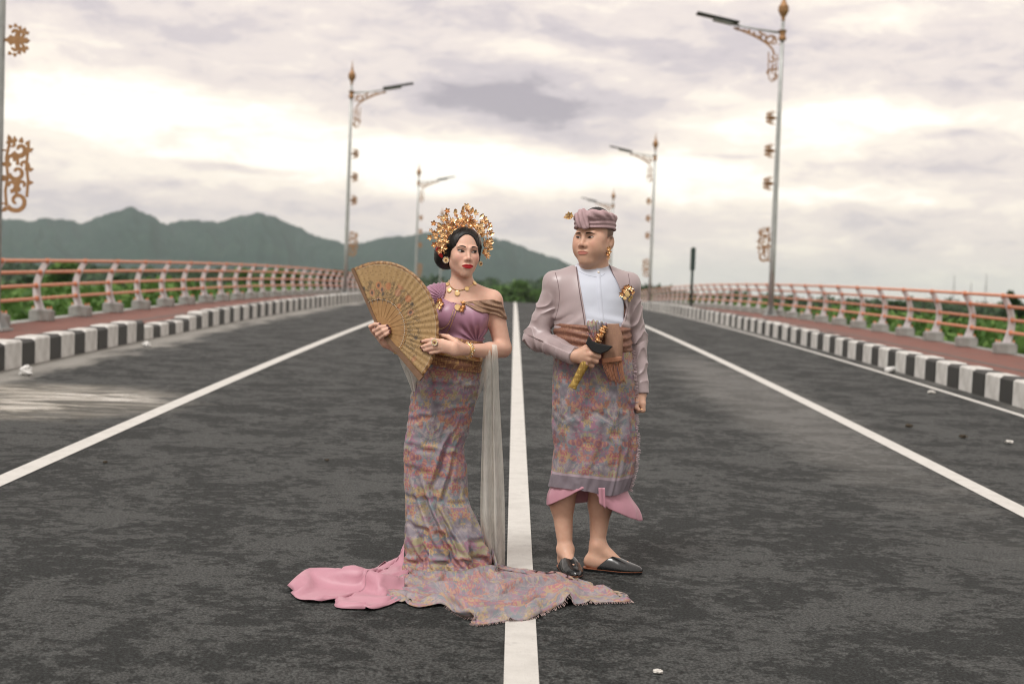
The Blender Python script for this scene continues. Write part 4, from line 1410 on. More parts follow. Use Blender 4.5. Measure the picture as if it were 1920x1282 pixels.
R_HAND = [  # her right hand holds the fan at the rivet
    ([wr, B(722, 640, -.080), B(708, 629, -.086)], [.022, .020, .013]),
    ([wr, B(716, 632, -.074), B(700, 619, -.084)], [.022, .019, .013]),
    ([wr, B(722, 645, -.085), B(714, 637, -.095)], [.020, .016, .012]),
    ([B(698, 617, -.084), B(695, 612, -.105), B(703, 608, -.128), B(712, 607.5, -.131)], [.0105, .0095, .0085, .0066]),
    ([B(703, 624, -.086), B(702, 620, -.112), B(714, 613.5, -.137), B(726, 610.5, -.136)], [.0105, .0098, .0088, .0068]),
    ([B(709, 630, -.090), B(708, 627, -.118), B(719, 620, -.142), B(730, 615.5, -.140)], [.0105, .0098, .0088, .0068]),
    ([B(714, 636, -.094), B(714, 633, -.118), B(723, 627, -.142), B(731, 622.5, -.142)], [.0098, .0090, .0082, .0064])]
def bbox(hands, m=.03):
    P = np.array([q for pts, rr in hands for q in pts]); return P.min(0) - m, P.max(0) + m
bbL, bbR = bbox(L_HAND), bbox(R_HAND)
hc = np.array(BH.c)
def b_legs(p):
    return smin(rcone(p, B(815, 740, .03), B(800, 1035, .03), .062, .035), rcone(p, B(853, 740, .03), B(835, 1035, .03), .062, .035), .02)
def b_body(p):
    d = b_torso(p)
    d = smin(d, chain(p, [BH.out((0, .018, -.055)), B(866, 540, .028)], [.046, .050], .02), .028)
    d = smin(d, boxed(p, BH.world, hc - .16, hc + .16), .022)
    d = smin(d, b_arms(p), .022)
    d = smin(d, boxed(p, lambda q: fingers(q, L_HAND, .009), *bbL), .006)
    d = smin(d, boxed(p, lambda q: fingers(q, R_HAND, .009), *bbR), .006)
    return smin(d, b_legs(p), .05)
import time as _t
t0 = _t.time()
lo = np.array([B(690, 700, 0)[0] - .03, YW - .36, pf(YW) + .03]); hi = np.array([B(965, 700, 0)[0], YW + .20, B(867, 420)[2]])
V, Q = net(b_body, lo, hi, .0034, 1)
print('bride body', len(V), round(_t.time() - t0, 1))
def skin_cols(V, H, base, lipshade, blush, nails, nailcol, lid):
    c = np.tile(np.array(base, float), (len(V), 1))
    q = H.loc(V.astype(f32)).astype(float)
    ax = np.abs(q[:, 0])
    fr = (q[:, 1] < .02)
    def put(mask, col):
        nonlocal c
        c = c * (1 - mask[:, None]) + np.array(col) * mask[:, None]
    put(np.exp(-((ax - .042) / .020) ** 2 - ((q[:, 2] + .028) / .022) ** 2) * fr * blush[0], blush[1])
    put(np.exp(-((ax - .031) / .017) ** 2 - ((q[:, 2] - .0055) / .0085) ** 2) * fr * lid[0], lid[1])
    put(np.exp(-(ax / .012) ** 2 - ((q[:, 2] + .033) / .014) ** 2) * (q[:, 1] < -.09) * .25, tuple(x * .9 for x in blush[1]))
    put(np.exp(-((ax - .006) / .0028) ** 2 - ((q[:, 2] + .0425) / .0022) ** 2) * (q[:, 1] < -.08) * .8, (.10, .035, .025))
    for tip, prev, r in nails:
        tip = np.array(tip); d = tip - np.array(prev); d /= np.linalg.norm(d)
        cpos = tip + d * r * .3 + np.array([0, -1, 0]) * r * .7
        put((np.linalg.norm(V - cpos, axis=1) < r * 1.05).astype(float), nailcol)
    return c
nails = [(pts[-1], pts[-2], rr[-1]) for pts, rr in L_HAND[4:8]] + [(pts[-1], pts[-2], rr[-1]) for pts, rr in R_HAND[3:]]
me = mesh('body', V, Q, True)
vcol(me, skin_cols(V, BH, (.69, .435, .33), None, (.40, (.70, .33, .27)), nails, (.085, .022, .022), (.75, (.30, .15, .11))))
body = child_fix(obj('body', me, M_SKIN, bride), bride)
def bp(o): return child_fix(o, bride)
class _P:        # run the feature builder, then hang everything on the bride
    pass
def fix_new(before, root):
    for o in bpy.data.objects:
        if o not in before and o.parent == root: child_fix(o, root)
bf = set(bpy.data.objects)
BH.features(bride, (.0042, -.0001), (.0190, .0052, .0012, .0029, (.008, .005, .004)), ((.42, .012, .018), (.16, .004, .006), .25, .0, (.35, .03, .03)))
# gaze: both eyes look to picture right
fix_new(bf, bride)

# ---- hair
def b_hair(p):
    q = BH.loc(p)
    nz = .0005 * np.sin(q[:, 0] * 420 + 14 * np.sin(q[:, 2] * 30))
    cap = ell(q, (0, .024, .040), (.0855, .0985, .0855))
    cap = smin(cap, ell(q, (0, .055, .075), (.055, .06, .045)), .03)
    # parted front: hair stands back from the forehead along a rounded line
    ax = np.abs(q[:, 0] - .002)
    face = ell(q, (.0, -.095, -.010), (.0605, .088, .0985))
    cap = smax(cap, -face, .006)
    cap = smax(cap, -(q[:, 2] + .052), .01)
    d = cap
    # low rolled bun behind her right ear and a smaller one on the other side
    d = smin(d, ell(q, (-.080, .055, -.005), (.042, .055, .062)), .03)
    d = smin(d, ell(q, (-.055, .075, -.035), (.05, .045, .045)), .03)
    d = smin(d, ell(q, (.045, .075, -.02), (.045, .04, .05)), .03)
    d = smin(d, rcone(q, (-.073, -.012, .03), (-.078, .012, -.035), .012, .010), .012)
    d = smin(d, rcone(q, (.073, -.012, .03), (.076, .006, -.030), .011, .008), .012)
    return (d - nz)
t0 = _t.time()
Hr = lambda p: b_hair(p)
V, Q = net(Hr, hc - [.16, .16, .12], hc + [.14, .19, .16], .0032, 1)
bp(obj('hair', mesh('hair', V, Q, True), M_HAIR, bride))
print('hair', len(V), round(_t.time() - t0, 1))

# ---- bodice with one gathered shoulder
NECK = [xz(*a) for a in ((786, 552), (796, 536), (812, 527), (829, 527), (838, 533), (835, 550), (832, 560), (846, 566), (872, 570), (892, 567), (908, 566), (918, 576), (930, 612), (922, 668), (780, 668), (776, 600))]
def b_top(p):
    d = b_torso(p)
    d = smin(d, ball(p, B(812, 560, .03), .052), .02)
    dl = rcone(p, B(923, 568, .03), B(943, 652, .03), .050, .040)
    x, z = p[:, 0], p[:, 2]
    s0 = B(812, 530, 0); 
    # gathers fan out from the shoulder strap and from the left side seam
    g1 = B(836, 562, -.05); ang = np.arctan2(z - g1[2], x - g1[0]); rr = np.sqrt((x - g1[0]) ** 2 + (z - g1[2]) ** 2)
    w = .0034 * np.sin(ang * 34) * np.exp(-((rr - .055) / .05) ** 2) * (z > g1[2] - .015)
    g2 = B(893, 643, -.05); ang = np.arctan2(z - g2[2], x - g2[0]); rr = np.sqrt((x - g2[0]) ** 2 + (z - g2[2]) ** 2)
    w = w + .0042 * np.sin(ang * 15 + 1) * np.exp(-((rr - .05) / .05) ** 2)
    w = w + .0012 * vnoise(p * A3((60, 40, 25)))
    d = d - .0065 - w.astype(f32)
    d = smax(d, poly2(x, z, NECK), .004)
    return d
t0 = _t.time()
V, Q = net(b_top, (B(778, 600)[0], YW - .16, B(860, 672)[2]), (B(935, 600)[0], YW + .15, B(860, 522)[2]), .0030, 1)
bp(obj('bodice', mesh('bodice', V, Q, True), M_MAUVE, bride))
print('top', len(V), round(_t.time() - t0, 1))

# ---- tan brocade wrap across the bare shoulder
def b_skin_sh(p): return smin(b_torso(p), smin(b_arms(p), ball(p, B(925, 566, .03), .048), .02), .02)
WR = [xz(*a) for a in ((866, 566), (882, 564), (905, 562), (925, 561), (941, 566), (952, 600), (947, 598), (930, 590), (908, 587), (893, 582), (880, 574))]
def b_wrap(p):
    x, z = p[:, 0], p[:, 2]
    w = .0030 * np.sin((z + .35 * x) * 240 + 3 * vnoise(p * 20)) 
    d = b_skin_sh(p) - .010 - w.astype(f32)
    return smax(d, poly2(x, z, WR), .004)
V, Q = net(b_wrap, (B(860, 600)[0], YW - .12, B(860, 606)[2]), (B(958, 600)[0], YW + .15, B(860, 552)[2]), .0030, 1)
bp(obj('shoulder_wrap', mesh('shoulder_wrap', V, Q, True), M_BRO, bride))

# ---- waist sash
def ell_ring(cx, cy, cz, rx, ry, tilt=0.0, m=96, tw=0.0):
    th = np.linspace(0, 2 * np.pi, m, endpoint=False) + np.pi / 2 + tw     # seam at the back
    x = np.cos(th) * rx; y = np.sin(th) * ry
    return np.stack([cx + x, cy + y, cz + tilt * x + 0 * x], 1), th
def sash(name, py0, py1, xl0, xr0, xl1, xr1, ry, tilt, off, mat, n=14, wr=.003, seed=1.0):
    rings = []
    for i in range(n):
        t = i / (n - 1)
        a = B(xl0 + (xl1 - xl0) * t, py0 + (py1 - py0) * t); b = B(xr0 + (xr1 - xr0) * t, py0 + (py1 - py0) * t)
        r, th = ell_ring((a[0] + b[0]) / 2, YW + .02, (a[2] + b[2]) / 2, (b[0] - a[0]) / 2 + off, ry + off, tilt)
        w = wr * np.sin(t * 26 + 2.5 * np.sin(th * 2 + seed) + seed)
        r[:, 0] += np.cos(th) * w; r[:, 1] += np.sin(th) * w
        if i in (0, n - 1): r[:, :2] = r[:, :2] * .985 + np.array([(a[0] + b[0]) / 2, YW + .02]) * .015
        rings.append(r)
    return loft(name, rings, mat, bride)
bp(sash('waist_sash', 631, 688, 806, 904, 786, 900, .112, -.16, .006, M_BELT))
bp(sash('gold_sash_band', 657, 667, 796, 903, 791, 903, .117, -.16, .008, M_GOLD, 5, .0012))

# ---- skirt
def drape(rings, grow, pins, frames, bend=5.0, closed=False, hold=None):
    """let a sheet that is too big for its outline fall and buckle on the road (cloth solver); returns the settled points"""
    SW = bpy.data.scenes.new('drape_scene')          # small scene of its own, so that stepping it stays quick
    n0, m0 = rings.shape[:2]
    V = rings.reshape(-1, 3)
    F = np.array([(i * m0 + j, i * m0 + j + 1, (i + 1) * m0 + j + 1, (i + 1) * m0 + j) for i in range(n0 - 1) for j in range(m0 - 1)])
    if closed: F = np.array([(i * m0 + j, i * m0 + (j + 1) % m0, (i + 1) * m0 + (j + 1) % m0, (i + 1) * m0 + j) for i in range(n0 - 1) for j in range(m0)])
    o = bpy.data.objects.new('drape_work', mesh('drape_work', V, F)); SW.collection.objects.link(o)
    vg = o.vertex_groups.new(name='pin')
    for i in pins: vg.add([int(i)], 1.0, 'REPLACE')
    if hold is not None:
        for i, w_ in enumerate(hold): 
            if w_ > 0: vg.add([i], float(w_), 'REPLACE')
    y0, y1 = V[:, 1].min() - 1, V[:, 1].max() + 1; x0, x1 = V[:, 0].min() - 1, V[:, 0].max() + 1
    fl = bpy.data.objects.new('drape_floor', mesh('drape_floor', [(x0, y0, pf(y0)), (x1, y0, pf(y0)), (x1, y1, pf(y1)), (x0, y1, pf(y1))], [(0, 1, 2, 3)])); SW.collection.objects.link(fl)
    cm_ = fl.modifiers.new('c', 'COLLISION'); fl.collision.thickness_outer = .004; fl.collision.cloth_friction = 20
    md = o.modifiers.new('cloth', 'CLOTH')
    st = md.settings; st.quality = 6; st.mass = .25; st.tension_stiffness = 30; st.compression_stiffness = 30; st.shear_stiffness = 12; st.bending_stiffness = bend
    st.tension_damping = 12; st.compression_damping = 12; st.air_damping = 3
    st.vertex_group_mass = 'pin'; st.pin_stiffness = 1.0; st.shrink_min = -grow; st.shrink_max = -grow
    md.collision_settings.use_collision = True; md.collision_settings.distance_min = .004; md.collision_settings.collision_quality = 3
    md.collision_settings.use_self_collision = False
    md.point_cache.frame_start = 1; md.point_cache.frame_end = frames
    for fr in range(1, frames + 1): SW.frame_set(fr)
    dg = SW.view_layers[0].depsgraph; ev = o.evaluated_get(dg); me = ev.to_mesh()
    out = np.empty(len(V) * 3, dtype=f32); me.vertices.foreach_get('co', out); ev.to_mesh_clear()
    bpy.data.objects.remove(o); bpy.data.objects.remove(fl); bpy.data.scenes.remove(SW)
    return out.reshape(n0, m0, 3).astype(float)
SK = [(672, 781, 902), (690, 776, 900), (715, 774, 899), (735, 771, 896), (769, 767, 888), (805, 762, 879), (838, 758, 870), (869, 757, 874), (900, 757, 876), (928, 760, 877), (960, 760, 890), (995, 759, 905), (1032, 758, 920), (1060, 757, 927), (1080, 757, 932), (1096, 754, 934)]
def skirt():
    n, mm = 64, 120
    pyv = np.linspace(672, 1096, n)
    L = spl(SK, 240); Ls = np.interp(pyv, L[:, 0], L[:, 1]); Rs = np.interp(pyv, L[:, 0], L[:, 2])
    rings = []
    for i, py in enumerate(pyv):
        a = B(Ls[i], py); b = B(Rs[i], py)
        t = i / (n - 1)
        ry = np.interp(py, [672, 720, 830, 930, 1040, 1096], [.115, .118, .100, .105, .15, .19])
        r, th = ell_ring((a[0] + b[0]) / 2, YW + .03, (a[2] + b[2]) / 2, (b[0] - a[0]) / 2, ry, 0, mm)
        ca = np.cos(th); sa = np.sin(th)
        fr = np.clip(-sa, 0, 1)
        w = np.zeros(mm)
        # diagonal drape folds from her left hip to the hem, deeper towards the bottom
        for (x0, x1, amp, wd, t0, t1) in ((-.75, .15, .016, .10, .50, .92), (-.35, .55, .014, .09, .52, .98), (.10, .80, .015, .09, .62, 1.0), (-.9, -.3, .012, .08, .70, 1.0), (.45, -.15, .010, .09, .30, .55), (.75, .1, .008, .08, .34, .62), (-.6, -.1, .007, .07, .05, .30)):
            tt = (t - t0) / (t1 - t0)
            if 0 < tt < 1:
                xc = x0 + (x1 - x0) * tt
                env = math.sin(math.pi * tt) ** .6
                w += 1.5 * amp * env * (np.exp(-((ca - xc) / wd) ** 2) - .8 * np.exp(-((ca - xc - wd * 1.5) / wd) ** 2)) * fr
        # horizontal tucks where the wrapped layers lie over each other
        for (pc, am, sl, wdt) in ((716, .005, 6, 3.0), (838, .007, 10, 3.5), (926, .008, 5, 3.0), (1036, .007, -8, 3.0), (770, .003, -14, 4), (880, .004, 14, 4), (985, .004, 16, 4)):
            dd = (py - pc - sl * ca) / wdt
            w += am * (np.exp(-(dd - 1.2) ** 2) * -.7 + .7 * np.exp(-(dd + 1.0) ** 2)) * fr
        # soft puckers
        P = np.stack([ca * 3.5, np.full(mm, t * 14), sa * 3.5], 1)
        w += (.0035 + .007 * t) * vnoise(P) * (.3 + .7 * fr) + .0018 * vnoise(P * 2.7)
        if t > .62: w += (t - .62) ** 1.4 * .105 * (np.sin(th * 8 + 5 * t) + .55 * np.sin(th * 15 - 3 * t + 1)) * (.35 + .65 * fr)
        r[:, 0] += ca * w; r[:, 1] += sa * w
        r[:, 2] = np.maximum(r[:, 2], prof(r[:, 1]) + .010)
        rings.append(r)
    rg = np.array(rings); t0 = _t.time()
    hold = np.zeros((n, mm)); tt = np.linspace(0, 1, n)[:, None]
    hold[:] = np.clip(.20 + .5 * (1 - tt) ** 3, 0, 1); hold[:2] = 1; hold[-1] = .6
    Vd = drape(rg, .042, [], 16, 1.5, True, hold.ravel())
    Vd[..., 2] = np.maximum(Vd[..., 2], prof(Vd[..., 1]) + .004)
    print('skirt draped', round(_t.time() - t0, 1))
    return bp(loft('skirt', refine(Vd), M_FLOR, bride))
def refine(G_):
    """double the rows and columns of a closed sheet with smooth in-betweens"""
    a = G_; b = np.roll(a, -1, 1); c_ = np.roll(a, 1, 1); d = np.roll(a, -2, 1)
    mid = (-c_ + 9 * a + 9 * b - d) / 16
    w2 = np.empty((a.shape[0], a.shape[1] * 2, 3)); w2[:, ::2] = a; w2[:, 1::2] = mid
    e = np.concatenate([w2[:1], w2, w2[-1:]], 0); mr = (-e[:-3] + 9 * e[1:-2] + 9 * e[2:-1] - e[3:]) / 16
    out = np.empty((w2.shape[0] * 2 - 1, w2.shape[1], 3)); out[::2] = w2; out[1::2] = mr
    return out
skirt()

# ---- train: satin on the left, flower cloth in front and to the right
def ground_pts(pts, n):
    s = spl(pts, n); return np.array([ground_hit(a, b) for a, b in s])
def train(name, outer, inner, mat, n, mt_, grow, seed, ex=2.6, frames=26, bend=5.0):
    O = ground_pts(outer, n)
    I = np.array([W(a, b, y) for a, b, y in spl(inner, n)])
    s = np.linspace(0, 1, n); rings = []
    for j in range(mt_):
        t = j / (mt_ - 1)
        P = I * (1 - t) + O * t
        hz0 = np.maximum(I[:, 2] - prof(I[:, 1]), .02)
        P[:, 2] = prof(P[:, 1]) + .008 + hz0 * (1 - t) ** ex + .030 * math.sin(math.pi * t) * (1 + vnoise(np.stack([s * 9 + seed, np.full(n, t * 4), np.full(n, seed)], 1)))
        rings.append(P)
    rg = np.array(rings)
    idx = np.arange(n * mt_).reshape(mt_, n)
    pins = list(idx[0]) + list(idx[-1, ::12]) + [idx[-1, 0], idx[-1, -1]]
    t0 = _t.time()
    Vd = drape(rg, grow, pins, frames, bend)
    Vd[..., 2] = np.maximum(Vd[..., 2], prof(Vd[..., 1]) + .004)
    print(name, 'draped', round(_t.time() - t0, 1))
    bp(loft(name, Vd, mat, bride, closed=False, solid=.0014))
    return Vd[-1]
yb = YW
train('satin_train', [(748, 1128), (725, 1136), (700, 1144), (660, 1143), (638, 1140), (632, 1132), (644, 1126), (610, 1130), (575, 1127), (560, 1118), (547, 1104), (570, 1090), (600, 1080), (650, 1077), (690, 1074), (725, 1062)],
      [(768, 1080, yb - .10), (764, 1078, yb - .07), (760, 1072, yb - .02), (757, 1060, yb + .04), (757, 1040, yb + .08), (758, 1020, yb + .12)], M_PINK, 76, 30, .16, 2.3, 1.7, 26, 6.0)
EDGE = train('flower_train', [(722, 1104), (728, 1120), (760, 1130), (792, 1138), (832, 1137), (858, 1154), (880, 1167), (905, 1171), (945, 1166), (985, 1162), (1020, 1151), (1050, 1139), (1100, 1134), (1140, 1130), (1172, 1128), (1166, 1118), (1130, 1114), (1095, 1099), (1060, 1086), (1005, 1079), (970, 1068)],
      [(758, 1072, yb - .05), (790, 1076, yb - .12), (825, 1072, yb - .145), (860, 1074, yb - .15), (895, 1066, yb - .13), (920, 1062, yb - .06), (932, 1062, yb + .00), (925, 1035, yb + .06), (912, 1005, yb + .10), (895, 965, yb + .13)], M_FLORT, 118, 36, .19, 6.1, 2.6, 26, 4.0)
# loose threads along the cut edge of the train
def fringe_on_edge(name, E, seed):
    rs_ = np.random.RandomState(seed); mb = MB()
    for i in range(1, len(E) - 1):
        t = E[i + 1] - E[i - 1]; nn = np.array([t[1], -t[0], 0]); nn /= np.linalg.norm(nn) + 1e-9
        if nn[1] > 0: nn = -nn
        for k in range(3):
            a = E[i] + (E[i + 1] - E[i]) * k / 3 - nn * .003
            l = rs_.uniform(.006, .016); dv = nn * l + rs_.normal(0, .003, 3)
            e_ = a + dv; e_[2] = max(pf(e_[1]) + .003, a[2] - .010)
            mb.tube([a, e_], .0010, 3, False)
    o = mb.build(name, M_FRINGE, bride); tag(o, kind='stuff'); bp(o)
M_FRINGE = material('frayed_thread', (.44, .33, .31), .8)
fringe_on_edge('frayed_edge', EDGE[int(len(EDGE) * .20):int(len(EDGE) * .72)], 4)

# ---- cream tulle scarf over her left forearm
def scarf(name, path, width, depth, ph, n=70, mm=26):
    P = spl(path, n); wd = spl([(w,) for w in width], n)[:, 0]
    rings = []
    for i in range(n):
        t = i / (n - 1); px, py, dy = P[i]
        u = np.linspace(-1, 1, mm)
        row = []
        for k, uu in enumerate(u):
            fold = depth * (math.sin(uu * 7 + ph + 1.3 * t) + .5 * math.sin(uu * 13 + 2 * ph - 2 * t))
            row.append(B(px + uu * wd[i] / 2 + 2.0 * math.sin(uu * 5 + 3 * t + ph), py, dy + fold))
        rings.append(row)
    return bp(loft(name, rings, M_TULLE, bride, closed=False))
scarf('scarf', [(912, 668, .045), (913, 652, .0), (916, 644, -.05), (918, 652, -.105), (920, 680, -.11), (921, 740, -.07), (922, 820, -.04), (923, 900, -.01), (924, 980, .02), (927, 1058, .10)], [22, 24, 26, 28, 27, 28, 34, 40, 42, 36], .012, .4)
scarf('scarf_tail', [(905, 672, .02), (904, 690, .03), (898, 715, .07), (888, 750, .13), (870, 790, .15)], [20, 24, 20, 12, 6], .010, 1.9, 40, 18)
scarf('scarf_fall', [(752, 650, -.03), (760, 672, -.03), (770, 695, -.03), (777, 720, -.02), (779, 745, .00)], [14, 20, 24, 20, 10], .010, 3.1, 40, 18)

# ---- jewellery on the bride
def body_y(f, x, z): return float(trace(f, [x], [z], YW - .3)[0])
def surf(f, px, py):
    """spot of the figure's surface seen at that place"""
    return surf_n(f, [(px, py)])[0]
def surf_n(f, pts):
    d = np.array([W(a, b, 7) - CAM for a, b in pts]); d /= np.linalg.norm(d, axis=1)[:, None]; t = np.full(len(d), 5.75)
    for _ in range(34):
        v = np.clip(f((CAM + d * t[:, None]).astype(f32)), -.02, .06)
        t += v * .9
        if np.abs(v).max() < 3e-4: break
    return CAM + d * t[:, None]
def normal_n(f, Q, e=.004):
    g = np.stack([f((Q + np.array(v)).astype(f32)) - f((Q - np.array(v)).astype(f32)) for v in ((e, 0, 0), (0, e, 0), (0, 0, e))], 1)
    return g / (np.linalg.norm(g, axis=1)[:, None] + 1e-9)
def normal(f, q, e=.004):
    g = np.array([float(f(A3(q + np.array(v))[None])[0] - f(A3(q - np.array(v))[None])[0]) for v in ((e, 0, 0), (0, e, 0), (0, 0, e))])
    return g / (np.linalg.norm(g) + 1e-9)
def disc_mesh(r, th, n=18, rim=True):
    mb = MB().lathe([(r * .3, -th / 2), (r, -th / 2), (r, th / 2), (r * .86, th * .62), (r * .80, th * .40), (r * .3, th * .5)], n)
    return mb.me('disc', False)
def place(o, q, nrm, lift=.002):
    nrm = Vector(nrm); o.matrix_world = Matrix.Translation(Vector(q) + nrm * lift) @ nrm.to_track_quat('Z', 'Y').to_matrix().to_4x4()
def hang(o, root, world):
    """parent under root keeping the world place"""
    o.parent = root
    o.matrix_parent_inverse = Matrix.Translation(ABS(root)).inverted()
    o.matrix_basis = world
def ABS(o):
    v = Vector(o.location); p = o.parent
    return v
def frame(q, nrm, lift=0.0, spin=0.0):
    nrm = Vector(nrm).normalized()
    return Matrix.Translation(Vector(q) + nrm * lift) @ nrm.to_track_quat('Z', 'Y').to_matrix().to_4x4() @ Matrix.Rotation(spin, 4, 'Z')
def rosette(r, n=6, cup=.35, layers=2, name='golden_flower'):
    """little sheet-metal blossom: rings of pointed petals round a bead"""
    V = []; F = []
    for l in range(layers):
        rr = r * (1 - .36 * l); zo = r * .16 * l
        for k in range(n):
            a = 2 * math.pi * (k + .5 * l) / n; w = math.pi / n * 1.02
            b = len(V)
            for (s, da, z) in ((.16, 0, 0), (.62, -w * .92, cup * .45), (.70, 0, cup * .30), (.62, w * .92, cup * .45), (1.0, -w * .38, cup), (1.08, 0, cup * .95), (1.0, w * .38, cup)):
                V.append((math.cos(a + da) * rr * s, math.sin(a + da) * rr * s, zo + rr * z))
            F += [(b, b + 1, b + 2), (b, b + 2, b + 3), (b + 1, b + 4, b + 5, b + 2), (b + 2, b + 5, b + 6, b + 3)]
    b = len(V); m_ = 6
    for i, (q, z) in enumerate(((.20, .12), (.24, .28), (.14, .42))):
        for k in range(m_):
            a = 2 * math.pi * k / m_; V.append((math.cos(a) * r * q, math.sin(a) * r * q, r * z))
    for i in range(2):
        for k in range(m_):
            j = (k + 1) % m_; F.append((b + i * m_ + k, b + i * m_ + j, b + (i + 1) * m_ + j, b + (i + 1) * m_ + k))
    F.append(tuple(range(b + 2 * m_, b + 3 * m_)))
    return mesh(name, V, F)
def leafm(l, w):
    V = [(0, 0, 0), (-w, l * .35, .1 * l), (0, l * .4, -.02 * l), (w, l * .35, .1 * l), (-w * .7, l * .72, .12 * l), (0, l * .75, .02 * l), (w * .7, l * .72, .12 * l), (0, l, .16 * l)]
    F = [(0, 2, 1), (0, 3, 2), (1, 2, 5, 4), (2, 3, 6, 5), (4, 5, 7), (5, 6, 7)]
    return mesh('golden_leaf', V, F)
ROS = [rosette(.0165, 6), rosette(.0125, 5, .5), rosette(.0200, 7, .25), rosette(.0085, 5, .6, 1)]
LEAFM = leafm(.042, .012)
for q in ROS + [LEAFM]: q.materials.append(M_GOLD)
def headdress():
    rs_ = np.random.RandomState(21)
    c0 = BH.out((0, .01, .05))
    hd = empty('headdress', tuple(c0 - np.array(bride.location)), 0, bride)
    def put(me, loc, dr, spin=0, sc=1.0, name=None):
        loc = shape(loc)
        o = bpy.data.objects.new(name or me.name.split('.')[0], me); C.objects.link(o); o.parent = hd
        w = BH.out(loc); d = BH.M @ np.array(dr, float)
        o.matrix_local = Matrix.Translation(Vector(w - c0)) @ Vector(d).to_track_quat('Z', 'Y').to_matrix().to_4x4() @ Matrix.Rotation(spin, 4, 'Z') @ Matrix.Scale(sc, 4)
        return o
    def shape(p):      # flatter over the crown, tighter on her left
        p = np.array(p, float); a = math.atan2(p[0], p[2] - .032); r = math.hypot(p[0], p[2] - .032)
        k = 1 - .27 * max(0, math.cos(a)) ** 2 - .16 * max(0, math.sin(a))
        r2 = .088 + (r - .088) * k if r > .088 else r
        return np.array((math.sin(a) * r2, p[1], .032 + math.cos(a) * r2))
    # curved comb the flowers are wired to
    arc = [BH.out((math.sin(a) * .084, .004 - .022 * math.cos(a), .030 + math.cos(a) * .086)) - c0 for a in np.linspace(-1.75, 1.9, 40)]
    MB().tube(arc, .0030, 6).build('comb', M_GOLD, hd, True)
    stems = MB()
    rows = [(.096, -1.7, 1.9, 22, (0, 1), -.030), (.112, -1.75, 1.85, 20, (0, 2), -.020), (.132, -1.55, 1.5, 15, (0, 2, 1), -.006), (.152, -1.2, 1.1, 9, (0, 1, 1), .004), (.172, -.62, .62, 4, (0, 1), .006), (.118, -1.6, 1.7, 9, (0, 2), .018)]
    for (rad, a0, a1, n, kinds, yy) in rows:
        for i in range(n):
            a = a0 + (a1 - a0) * (i + rs_.uniform(-.3, .3)) / (n - 1)
            rd = rad + rs_.uniform(-.008, .008)
            p = np.array((math.sin(a) * rd, yy + rs_.uniform(-.008, .008) - .012 * math.cos(a), .032 + math.cos(a) * rd * 1.0))
            d = np.array((math.sin(a) * .55, -1.0, math.cos(a) * .35)) + rs_.normal(0, .35, 3)
            me = ROS[kinds[rs_.randint(len(kinds))]]
            put(me, p, d, rs_.uniform(0, 6), rs_.uniform(.68, 1.0))
            if rs_.rand() < .6: stems.tube([BH.out((math.sin(a) * .088, -.02, .03 + math.cos(a) * .088)) - c0, BH.out(shape(p)) - c0], .0010, 4, False)
    # trembling flowers on wires and leaves that break the outline
    for (a, rd, k) in ((-1.42, .165, 1), (-1.22, .172, 3), (-1.02, .180, 1), (-.80, .186, 3), (-.52, .198, 1), (-.30, .186, 3), (.02, .212, 0), (.05, .196, 1), (.34, .190, 3), (.62, .188, 1), (.84, .178, 1), (1.02, .165, 3), (1.30, .140, 1), (1.5, .132, 3), (-1.62, .14, 1), (-1.85, .118, 1), (-1.95, .095, 3)):
        p = np.array((math.sin(a) * rd, -.004, .032 + math.cos(a) * rd))
        put(ROS[k], p, (math.sin(a) * .5, -1, math.cos(a) * .4), a, 1.05)
        stems.tube([BH.out((math.sin(a) * .10, -.01, .03 + math.cos(a) * .10)) - c0, BH.out(shape(p)) - c0], .0012, 4, False)
    for (a, rd) in ((-1.25, .135), (-.95, .140), (-.62, .158), (-.36, .162), (-.1, .175), (.18, .178), (.30, .172), (.48, .168), (.70, .155), (.92, .146), (1.12, .136), (1.4, .118), (1.62, .112)):
        p = np.array((math.sin(a) * rd, -.012, .032 + math.cos(a) * rd))
        o = put(LEAFM, p, (0, -1, .15), 0, 1.0)
        dW = BH.M @ np.array((math.sin(a + .15 * rs_.normal()), 0, math.cos(a))); nW = BH.M @ np.array((.3 * rs_.normal(), -1, .2))
        yv = Vector(dW).normalized(); zv = (Vector(nW) - yv * yv.dot(Vector(nW))).normalized(); xv = yv.cross(zv)
        mm_ = Matrix((xv, yv, zv)).transposed().to_4x4(); mm_ = mm_ @ Matrix.Scale(.72, 4); mm_.translation = Vector(BH.out(shape(p)) - c0)
        o.matrix_local = mm_
    stems.build('wire_stems', M_GOLD, hd)
headdress()

def b_front(p): return np.minimum(b_torso(p) , chain(p, [BH.out((0, .018, -.055)), B(866, 540, .028)], [.046, .050], .02))
def b_dress(p): return np.minimum(b_torso(p) - .009, b_front(p))
nk = empty('necklace', tuple(B(862, 545, 0) - np.array(bride.location)), 0, bride)
def hang2(o, sub, world):
    o.parent = sub; o.matrix_parent_inverse = Matrix.Identity(4)
    off = Vector(sub.location) + Vector(bride.location)
    o.matrix_basis = Matrix.Translation(-off) @ world
def coin2(sub, f, px, py, r, mat=M_GOLDP, lift=.003, name='coin', tilt=None):
    q = surf(f, px, py); o = obj(name, disc_mesh(r, .003), mat); hang2(o, sub, frame(q, normal(f, q), lift)); return o
def tube2(sub, f, pts, n, rad, lift, name, mat):
    V = surf_n(f, spl(pts, n)); V = V + normal_n(f, V) * lift
    o = MB().tube(list(V), rad, 6).build(name, mat); hang2(o, sub, Matrix.Identity(4)); return o
